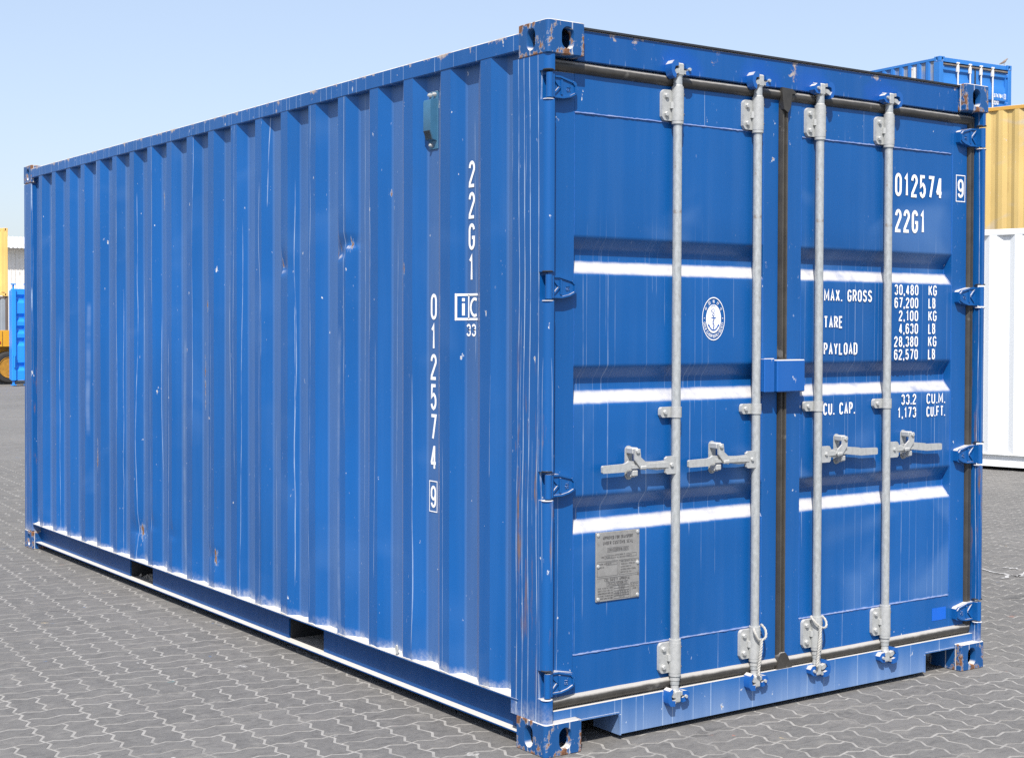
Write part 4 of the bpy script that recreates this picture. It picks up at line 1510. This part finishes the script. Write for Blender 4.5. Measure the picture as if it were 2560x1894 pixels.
mb = MB()
bx0, bx1, bz0, bz1 = -0.612, -0.505, 1.545, 1.638
for a, b in (((bx0, bz0), (bx1 + 0.012, bz0)), ((bx0, bz1), (bx1 + 0.012, bz1)), ((bx0, bz0 - .005), (bx0, bz1 + .005)), ((bx0 + 0.055, bz0), (bx0 + 0.055, bz1))):
    strokes(mb, [fine(a, b)], 0.0085, side_map)
strokes(mb, [[(bx0 + 0.029, bz0 + 0.014), (bx0 + 0.029, bz0 + 0.060)], [(bx0 + 0.029, bz0 + 0.068), (bx0 + 0.029, bz0 + 0.080)]], 0.0105, side_map)
strokes(mb, [arc(bx0 + 0.096, bz0 + 0.045, 0.027, 0.032, 60, 300, 14)], 0.011, side_map)
mb.build('code_mark', M['white'], big, recalc=False)
ls = text_lines('33', 0.048, 0.030, 0.0075, 0.006, -0.572, 1.479)[0]
strokes(MB(), ls, 0.0075, side_map).build('code_number', M['white'], big, recalc=False)

# --- ventilator on the side
vy0, vy1 = 0.782, 0.838
mb = MB().box(0.036, 0.0405, vy0 - 0.004, vy1 + 0.006, 2.214, 2.442, 0.0015)
mb.prism([(0.036, 2.412), (0.009, 2.406), (0.006, 2.398), (0.006, 2.290), (0.018, 2.252), (0.036, 2.246)], 'y', vy0 + 0.002, vy1)
vent = mb.build('ventilator', M['vent'], big)
mb = MB()
for k in range(7):
    t = k / 6
    x, z = 0.0057 + 0.0125 * t, 2.284 - 0.030 * t
    mb.box(x - 0.0015, x + 0.004, vy0 + 0.010, vy1 - 0.002, z - 0.0018, z + 0.0012)
mb.build('louvre', M['dark'], vent)
for yy, zz in ((vy0 + 0.014, 2.428), (vy1 - 0.010, 2.428), (vy0 + 0.036, 2.230)):
    MB().rev([((0.036, yy, zz), 0.008), ((0.026, yy, zz), 0.007), ((0.021, yy, zz), 0.0045)], 8).build('bolt', M['galv2'], vent)

# --- ropes tied round two bars
def rope(name, label, path, r=0.0044):
    P = [Vector(p) for p in path]
    dense = []
    for i in range(len(P) - 1):
        a, b, c, d = P[max(i - 1, 0)], P[i], P[i + 1], P[min(i + 2, len(P) - 1)]
        n = max(3, int((c - b).length / 0.003))
        for k in range(n):
            t = k / n
            dense.append(0.5 * ((2 * b) + (c - a) * t + (2 * a - 5 * b + 4 * c - d) * t * t + (3 * b - a - 3 * c + d) * t ** 3))
    mb = MB()
    for ph in (0, 2.094, 4.189):
        pts, s_ = [], 0.0
        for i, p in enumerate(dense):
            t = (dense[min(i + 1, len(dense) - 1)] - dense[max(i - 1, 0)]).normalized()
            u = t.cross(Vector((0.3, 1, 0.2))).normalized()
            w = t.cross(u)
            if i: s_ += (p - dense[i - 1]).length
            a = s_ / 0.0055 + ph
            pts.append(p + (u * math.cos(a) + w * math.sin(a)) * r * 0.55)
        mb.tube(pts, r * 0.62, 5)
    return tag(mb.build(name, M['rope'], ang=60), label, 'rope')


yr = YB - 0.030
bx = BARX[1]
rope('rope', 'short white rope looped round the bar beside the lock box, on the emblem door',
     [(bx - 0.020, YB - 0.016, 0.338), (bx - 0.026, yr, 0.320), (bx - 0.012, yr - 0.004, 0.296), (bx + 0.012, yr - .004, 0.292), (bx + 0.036, yr + .004, 0.300), (bx + 0.046, YB - 0.012, 0.325), (bx + 0.038, YB + .006, 0.345)])
rope('rope', 'white rope end hanging below the loop on the emblem door',
     [(bx + 0.003, yr - 0.006, 0.297), (bx - 0.002, yr - 0.008, 0.265), (bx - 0.005, yr - 0.006, 0.225), (bx - 0.006, yr, 0.185), (bx - 0.006, yr, 0.150)], 0.0062)
bx = BARX[2]
rope('rope', 'short white rope looped round the bar on the door with weight lettering',
     [(bx - 0.034, YB + 0.0, 0.345), (bx - 0.034, yr + .006, 0.325), (bx - 0.014, yr - 0.004, 0.305), (bx + 0.008, yr - .004, 0.298), (bx + 0.030, yr + .004, 0.302), (bx + 0.040, YB - 0.012, 0.322), (bx + 0.034, YB + .006, 0.340)])
rope('rope', 'frayed white rope end hanging below the loop on the weight lettering door',
     [(bx - 0.016, yr - 0.006, 0.306), (bx - 0.020, yr - 0.008, 0.265), (bx - 0.024, yr - 0.006, 0.225), (bx - 0.023, yr, 0.185), (bx - 0.026, yr, 0.142)], 0.0062)

# ------------------------------------------------------------------ other containers
def plain_container(label, loc, rz, mats, group, doors=False, name='shipping_container'):
    """wall, post, rail, casting materials in mats"""
    wall, frame = mats
    r = thing(name, label, 'container', loc, rz, group)
    put_castings(r, casting_mesh('corner_casting', frame, 6))
    pm = MB().box(0.003, 0.12, 0.004, 0.200, 0.118, H_ - 0.118, 0.008).mesh('corner_post', frame)
    for fx in (0, 1):
        for fy in (0, 1):
            link('corner_post', pm, r, (W_ * fx, L_ * fy, 0), (1 - 2 * fx, 1 - 2 * fy, 1))
    sm = side_wall_mesh('side_wall', wall, dents=False, fine=True)
    tm = MB().box(0.002, 0.062, 0.170, L_ - 0.170, 2.503, 2.567, 0.004).mesh('top_side_rail', frame)
    lm = MB().box(0.0015, 0.066, 0.172, L_ - 0.172, 0.166, 0.1745).box(0.012, 0.066, 0.172, L_ - 0.172, 0.040, 0.0485).box(0.040, 0.0655, 0.172, L_ - 0.172, 0.0487, 0.1657).mesh('bottom_side_rail', frame)
    for fx in (0, 1):
        for nm, me in (('side_wall', sm), ('top_side_rail', tm), ('bottom_side_rail', lm)):
            link(nm, me, r, (W_ * fx, 0, 0), (1 - 2 * fx, 1, 1))
    em = MB()
    row, x, k = [], 0.12, 0
    while x < W_ - 0.12:
        row.append((x, (0.012, 0.012, 0.05, 0.05)[k % 4]))
        x += (0.09, 0.04, 0.09, 0.04)[k % 4]
        k += 1
    row.append((W_ - 0.12, 0.012))
    em.quadgrid([[(p[0], p[1], 0.15) for p in row], [(p[0], p[1], H_ - 0.1) for p in row]])
    eme = em.mesh('end_wall', wall, recalc=False)
    link('end_wall', eme, r, (0, L_, 0), (1, -1, 1))
    bm_ = MB().box(0.16, W_ - 0.16, 0.03, 0.10, H_ - 0.115, H_ - 0.012, 0.004).box(0.16, W_ - 0.16, 0.03, 0.10, 0.02, 0.15, 0.004).mesh('end_frame', frame)
    link('end_frame', bm_, r)
    link('end_frame', bm_, r, (0, L_, 0), (1, -1, 1))
    MB().box(0.05, W_ - 0.05, 0.1, L_ - 0.1, H_ - 0.045, H_ - 0.03).build('roof', frame, r)
    MB().box(0.08, W_ - 0.08, 0.12, L_ - 0.12, 0.148, 0.160).build('floor', M['wood'], r)
    if not doors:
        link('end_wall', eme, r)
    return r


M['yellow'] = paint('yellow_container_paint', (0.52, 0.372, 0.135), 0.5, dust=0.8, streaks=[dict(s='y', cell=0.16, w=0.012, p=0.5, seed=21.0, a=0.45, c=(0.30, 0.17, 0.06), wob=0.04)], speck=0.1, chips=0.16, var=0.10, haze=0.25)
M['yellowframe'] = paint('yellow_container_rail_paint', (0.50, 0.28, 0.055), 0.5, dust=0.9, speck=0.2, chips=0.15)
M['whitec'] = paint('white_container_paint', (0.72, 0.74, 0.745), 0.42, dust=0.4, speck=0.0, var=0.02)
M['bluefar'] = paint('faded_blue_container_paint', (0.025, 0.17, 0.52), 0.45, dust=0.5, faded=((0.27, 0.27, 0.26), 0.022, 0.034), speck=0.3, chips=0.1)
M['bluefarframe'] = paint('blue_container_frame_paint', (0.03, 0.18, 0.52), 0.45, dust=0.6, speck=0.4, chips=0.1)
M['greyc'] = paint('grey_container_paint', (0.26, 0.285, 0.31), 0.5, dust=0.6, speck=0.2, chips=0.1)
M['brownframe'] = paint('brown_grey_frame_paint', (0.13, 0.105, 0.09), 0.5, dust=0.6, speck=0.2)
M['yellow2'] = paint('pale_yellow_container_paint', (0.78, 0.50, 0.16), 0.5, dust=0.6, speck=0.1)
M['barwhite'] = simple('white_bar_paint', (0.66, 0.65, 0.62), 0.5, 0, 0.1, 20, spots=((0.35, 0.25, 0.18), 9, 0.62))

# direction of the far rows at the right: their long sides run towards the camera's right
ang = R(41)
dirv = rt2 * math.cos(ang) - Vector((fw.x, fw.y, 0)).normalized() * math.sin(ang)
dirv.z = 0
dirv.normalize()


def stack_loc(u, depth, back):
    """origin of a container whose -x side passes through pixel column u at this depth; back = metres of side left of that column"""
    p = at_pixel(u, 815, depth)
    p.z = 0
    far_end = p - dirv * back
    return far_end


rzc = math.atan2(-(-dirv).x, (-dirv).y)     # local +y points away along -dirv


def place_row(label, u, depth, back, z, mats, group):
    far_end = stack_loc(u, depth, back)
    origin = far_end + dirv * L_
    return plain_container(label, (origin.x, origin.y, z), rzc, mats, group)


place_row('clean white shipping container standing on the ground in front of a yellow one', 2454, 15.75, 2.2, 0.0, (M['whitec'], M['whitec']), None)
place_row('yellow shipping container on top of a stack behind the white container', 2478, 24.3, 1.35, H_, (M['yellow'], M['yellowframe']), 'yellow stack behind the white container')
place_row('yellow shipping container at the bottom of the stack behind the white container', 2478, 24.3, 1.35, 0.0, (M['yellow'], M['yellowframe']), 'yellow stack behind the white container')

# blue stack far behind with the doors towards us
ZT = 3 * H_
# depth from the horizon line: solve along the ray for height ZT
dr = fw + rt2 * ((2350 - CX) / FPX) + up2 * ((CY - 139.5) / FPX)
tt = (ZT - EYE.z) / dr.z
cpos = EYE + dr * tt
zb = ZT - H_
RZB = R(-4.0)
far_blue = plain_container('faded blue shipping container with white locking bars and a bird perched on it', (cpos.x, cpos.y, zb), RZB, (M['bluefar'], M['bluefarframe']), 'blue stack far behind', doors=True)
plain_container('blue shipping container second from the ground in the far blue stack', (cpos.x, cpos.y, zb - H_), RZB, (M['bluefar'], M['bluefarframe']), 'blue stack far behind')
plain_container('blue shipping container at the bottom of the far blue stack', (cpos.x, cpos.y, 0.0), RZB, (M['bluefar'], M['bluefarframe']), 'blue stack far behind')
for k, (x0, x1) in enumerate(((0.07, 1.200), (1.238, W_ - 0.07))):
    pts = [(0.05, 2.42)]
    for zt in (2.30, 1.74, 1.18, 0.62):
        pts += [(0.05, zt), (0.092, zt - 0.06), (0.092, zt - 0.20), (0.05, zt - 0.28)]
    pts.append((0.05, 0.16))
    d = MB().box(x0, x0 + 0.10, 0.046, 0.09, 0.16, 2.42).box(x1 - 0.10, x1, 0.046, 0.09, 0.16, 2.42).build('door', M['bluefarframe'], far_blue)
    MB().quadgrid([[(x, yy, zz) for x in (x0 + 0.10, x1 - 0.10)] for yy, zz in pts]).build('panel', M['bluefarframe'], d, recalc=False)
    for bx in ((0.62, 1.03), (1.40, 1.80))[k]:
        mb = MB().rev([((bx, 0.02, 0.12), 0.020), ((bx, 0.02, 2.50), 0.020)], 10)
        mb.box(bx - 0.05, bx + 0.03, 0.0, 0.045, 2.27, 2.43, 0.006).box(bx - 0.045, bx + 0.045, 0.0, 0.04, 2.46, 2.50, 0.006)
        mb.box(bx - 0.05, bx + 0.03, 0.0, 0.045, 0.20, 0.32, 0.006)
        mb.build('locking_bar', M['barwhite'], d)
    for hz in (2.33, 1.66, 0.95, 0.28):
        xa = x0 - 0.04 if k == 0 else x1 - 0.09
        MB().box(xa, xa + 0.13, 0.012, 0.05, hz - 0.04, hz + 0.04, 0.006).build('hinge', M['bluefarframe'], d)
MB().box(0.10, W_ - 0.08, 0.012, 0.045, 2.40, 2.445, 0.012).build('gasket', simple('old_gasket', (0.16, 0.135, 0.115), 0.8, 0, 0.3, 9), far_blue)
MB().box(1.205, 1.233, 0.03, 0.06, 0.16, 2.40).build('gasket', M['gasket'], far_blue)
for nm, tx, xa, xb, z0, h in (('serial_number', '374784', 1.87, 2.17, 1.80, 0.095), ('size_code', '22G1', 1.87, 2.05, 1.63, 0.095)):
    door_text(nm, tx, xa, xb, z0, h, far_blue, M['white'], 0.0435, 0.017)
strokes(MB(), [[(2.22, 1.79), (2.28, 1.79), (2.28, 1.90), (2.22, 1.90), (2.22, 1.79)], [(2.235, 1.83), (2.265, 1.83)], [(2.235, 1.86), (2.265, 1.86)]], 0.013, on_door(0.0435)).build('check_digit', M['white'], far_blue, recalc=False)
MB().box(-0.006, 0.04, 0.775, 0.88, 2.18, 2.44, 0.004).build('ventilator', M['barwhite'], far_blue)

# --- bird on the far corner
bx_, by_, bz_ = cpos.x + (W_ - 0.20) * math.cos(RZB), cpos.y + (W_ - 0.20) * math.sin(RZB) + 0.06, ZT
mb = MB()
prof = [(-0.20, 0.045, 0.006, 0.022), (-0.13, 0.068, 0.012, 0.028), (-0.09, 0.085, 0.030, 0.036), (-0.03, 0.115, 0.048, 0.050), (0.03, 0.148, 0.052, 0.058), (0.075, 0.178, 0.040, 0.050), (0.10, 0.208, 0.026, 0.032), (0.122, 0.232, 0.026, 0.028), (0.145, 0.236, 0.018, 0.020), (0.158, 0.232, 0.007, 0.008), (0.178, 0.226, 0.002, 0.002)]
rows = []
for x, z, ry, rz in prof:
    rows.append([(x, ry * math.cos(a), z + rz * math.sin(a)) for a in [2 * math.pi * i / 14 for i in range(15)]])
mb.quadgrid(rows)
bird = thing('bird', 'small brown dove perched on the corner of the far blue container', 'bird', (bx_, by_, bz_))
M['bird'] = simple('dove_feathers', (0.24, 0.185, 0.15), 0.8, 0, 0.3, 30)
MB.build(mb, 'body', M['bird'], bird, ang=80)
for sg in (-1, 1):
    wmb = MB()
    wr = []
    for x, z, h, b in ((-0.15, 0.075, 0.010, 0.010), (-0.06, 0.105, 0.030, 0.046), (0.02, 0.135, 0.042, 0.056), (0.06, 0.16, 0.02, 0.046)):
        wr.append([(x, sg * (b + 0.004), z - h), (x, sg * (b + 0.008), z), (x, sg * (b * 0.75 + 0.004), z + h)])
    wmb.quadgrid(wr).build('wing', simple('dove_wing', (0.19, 0.14, 0.115), 0.8), bird, recalc=False)
    MB().tube([(0.0, sg * 0.022, 0.085), (0.004, sg * 0.022, 0.04), (0.0, sg * 0.022, 0.004), (0.03, sg * 0.022, 0.003)], 0.004, 5).build('leg', simple('bird_leg', (0.30, 0.12, 0.10), 0.7), bird)
bird.rotation_euler = (0, 0, R(-30))
bird.scale = (0.58, 0.66, 0.66)

# ------------------------------------------------------------------ left edge: stack, shed, blue rack, yellow vehicle
def ground_ray(u, depth, z=0.0):
    p = at_pixel(u, 815, depth)
    p.z = z
    return p


p = ground_ray(20.5, 56.0)
plain_container('pale yellow shipping container stacked on a grey one beside the shed', (p.x - W_, p.y, H_), 0.0, (M['yellow2'], M['yellow2']), None)
plain_container('grey shipping container with brown corner post under the pale yellow one', (p.x - W_ + 0.02, p.y + 0.02, 0.0), 0.0, (M['greyc'], M['brownframe']), None)

# shed with ribbed sheets
M['sheet'] = simple('cream_wall_sheet', (0.74, 0.71, 0.655), 0.5, 0, 0.05, 3, spots=((0.52, 0.49, 0.45), 2.0, 0.66))
M['roofsheet'] = simple('white_roof_sheet', (0.66, 0.66, 0.68), 0.5, 0, 0.10, 3, spots=((0.42, 0.38, 0.34), 1.5, 0.62))
sp = ground_ray(40, 82)
shed = thing('shed', 'cream corrugated metal shed with white roof behind the bright blue rack', 'shed', (sp.x, sp.y, 0))
WT = 6.0


def sheet_mesh(w, h, ribs):
    row = []
    for k in range(ribs):
        x0 = k * w / ribs
        for dx, dy in ((0, 0), (0.16, 0), (0.185, -0.03), (0.205, -0.03)):
            row.append((x0 + dx * (w / ribs) / 0.23, dy))
    row.append((w, 0))
    return MB().quadgrid([[(x, y, 0) for x, y in row], [(x, y, h) for x, y in row]])


shm = sheet_mesh(0.92, 6.0, 4).mesh('wall_sheet', M['sheet'], 20, recalc=False)
for k in range(16):
    link('wall_sheet', shm, shed, (-7.4 + k * 0.925, 0, 0))
MB().box(-7.4, 7.4, 0.05, 9, 0, 5.7).build('wall', M['sheet'], shed)
rows = []
for k in range(0, 133):
    x = -7.7 + k * 0.1165
    dz = 0.05 * (k % 2)
    rows.append([(x, -0.75, 5.72 + dz), (x, 4.2, 6.62 + dz), (x, 9.5, 5.72 + dz)])
MB().quadgrid(rows).build('roof', M['roofsheet'], shed, ang=20, recalc=False)

# bright blue rack
M['bright'] = simple('bright_blue_paint', (0.018, 0.26, 0.80), 0.35, 0, 0.05, 3)
kp = ground_ray(29.5, 36.4)
rack = thing('steel_rack', 'bright blue steel rack with ribbed panels and posts beside the yellow vehicle', 'rack', (kp.x, kp.y, 0))
xs = (0.0, 0.315, 0.95, 1.27, 1.9, 2.2)
for k, x in enumerate(xs):
    MB().box(x, x + 0.105, -0.02, 0.12, 0.12, 2.40, 0.01).build('post', M['bright'], rack)
    mb = MB().box(x + 0.030, x + 0.075, 0.02, 0.08, 0.02, 0.12, 0.005).box(x + 0.0, x + 0.105, -0.01, 0.11, 0.0, 0.025)
    mb.build('foot', M['bright'], rack)
    MB().box(x + 0.035, x + 0.07, 0.02, 0.08, 2.40, 2.50).box(x + 0.0, x + 0.105, 0.0, 0.1, 2.50, 2.53).build('lug', M['bright'], rack)
    MB().rev([((x + 0.05, -0.05, 0.45), 0.018), ((x + 0.05, -0.05, 0.75), 0.018)], 8).box(x + 0.025, x + 0.075, -0.06, -0.02, 0.72, 0.78).build('latch', M['bright'], rack)
for a, b in zip(xs, xs[1:]):
    pts = [(0.04, 0.13), (0.04, 0.36)]
    for z in (0.36, 0.98, 1.28, 1.58, 2.05):
        pts += [(0.04, z), (0.10, z + 0.075), (0.10, z + 0.15), (0.04, z + 0.21)]
    pts.append((0.04, 2.40))
    pts2 = []
    for yy, zz in pts:
        pts2.append([(a + 0.105, yy, zz), (b, yy, zz)])
    MB().quadgrid(pts2).build('panel', M['bright'], rack, recalc=False)
MB().box(0.02, 2.3, 0.125, 0.30, 0.14, 2.36, 0.01).build('body', M['bright'], rack)

# yellow vehicle
M['machine'] = simple('machine_yellow', (0.72, 0.36, 0.03), 0.4, 0, 0.06, 4)
M['tyre'] = simple('tyre_rubber', (0.030, 0.029, 0.028), 0.8, 0, 0.25, 25, 0.1)
M['tail'] = simple('red_lamp', (0.45, 0.03, 0.03), 0.3)
M['glass'] = simple('cab_glass', (0.03, 0.04, 0.05), 0.08)
vp = ground_ray(23.0, 37.6)
veh = thing('forklift_truck', 'yellow forklift truck with a big black tyre beside the bright blue rack', 'forklift', (vp.x, vp.y, 0))
xm, ym = -0.0, 0.0
whm = MB().rev([((0, -0.16, 0.41), 0.27), ((0, -0.17, 0.41), 0.30), ((0, -0.155, 0.41), 0.375), ((0, -0.10, 0.41), 0.41), ((0, 0.10, 0.41), 0.41), ((0, 0.155, 0.41), 0.375), ((0, 0.17, 0.41), 0.30), ((0, 0.16, 0.41), 0.27)], 36).mesh('tyre', M['tyre'], 40)
rim = MB().rev([((0, -0.165, 0.41), 0.268), ((0, -0.180, 0.41), 0.262), ((0, -0.165, 0.41), 0.245), ((0, -0.09, 0.41), 0.22), ((0, -0.085, 0.41), 0.12), ((0, -0.15, 0.41), 0.10), ((0, -0.15, 0.41), 0.02)], 30)
for k in range(8):
    a = k * math.pi / 4
    rim.rev([((0.165 * math.cos(a), -0.115, 0.41 + 0.165 * math.sin(a)), 0.018), ((0.165 * math.cos(a), -0.085, 0.41 + 0.165 * math.sin(a)), 0.018)], 6)
rimm = rim.mesh('rim', simple('wheel_rim_ochre', (0.42, 0.21, 0.03), 0.5, 0, 0.2, 12), 35)
for wx in (0.0, -1.95):
    for wy, s_ in ((0.16, 1), (1.55, -1)):
        w = link('wheel', whm, veh, (wx, wy, 0), (1, s_, 1))
        link('rim', rimm, w)
mb = MB().prism([(-2.5, 0.95), (0.62, 0.95), (0.66, 1.05), (0.66, 1.30), (0.55, 1.36), (-2.4, 1.36), (-2.55, 1.2)], 'y', 0.0, 1.70)
mb.box(-2.3, 0.55, 0.30, 1.40, 0.45, 0.95)
body = mb.build('body', M['machine'], veh)
MB().box(-0.175, -0.165, -0.006, 0.002, 0.96, 1.33).build('panel_gap', M['dark'], veh)
MB().box(-0.52, -0.18, 0.32, 1.38, 0.40, 0.92).build('chassis', M['dark'], veh)
MB().box(-0.245, -0.215, -0.012, 0.0, 1.02, 1.08).build('tail_lamp', M['tail'], veh)
for x in (-2.2, -0.75):
    for y in (0.15, 1.5):
        MB().box(x, x + 0.07, y, y + 0.07, 1.36, 2.25).build('cab_post', M['dark'], veh)
MB().box(-2.25, -0.63, 0.10, 1.62, 2.25, 2.33, 0.02).build('cab_roof', M['machine'], veh)
for y in (0.3, 1.3):
    MB().box(-2.75, -2.62, y, y + 0.12, 0.2, 2.9).build('mast', M['dark'], veh)
    MB().box(-3.9, -2.75, y, y + 0.12, 0.10, 0.15).build('fork', M['dark'], veh)
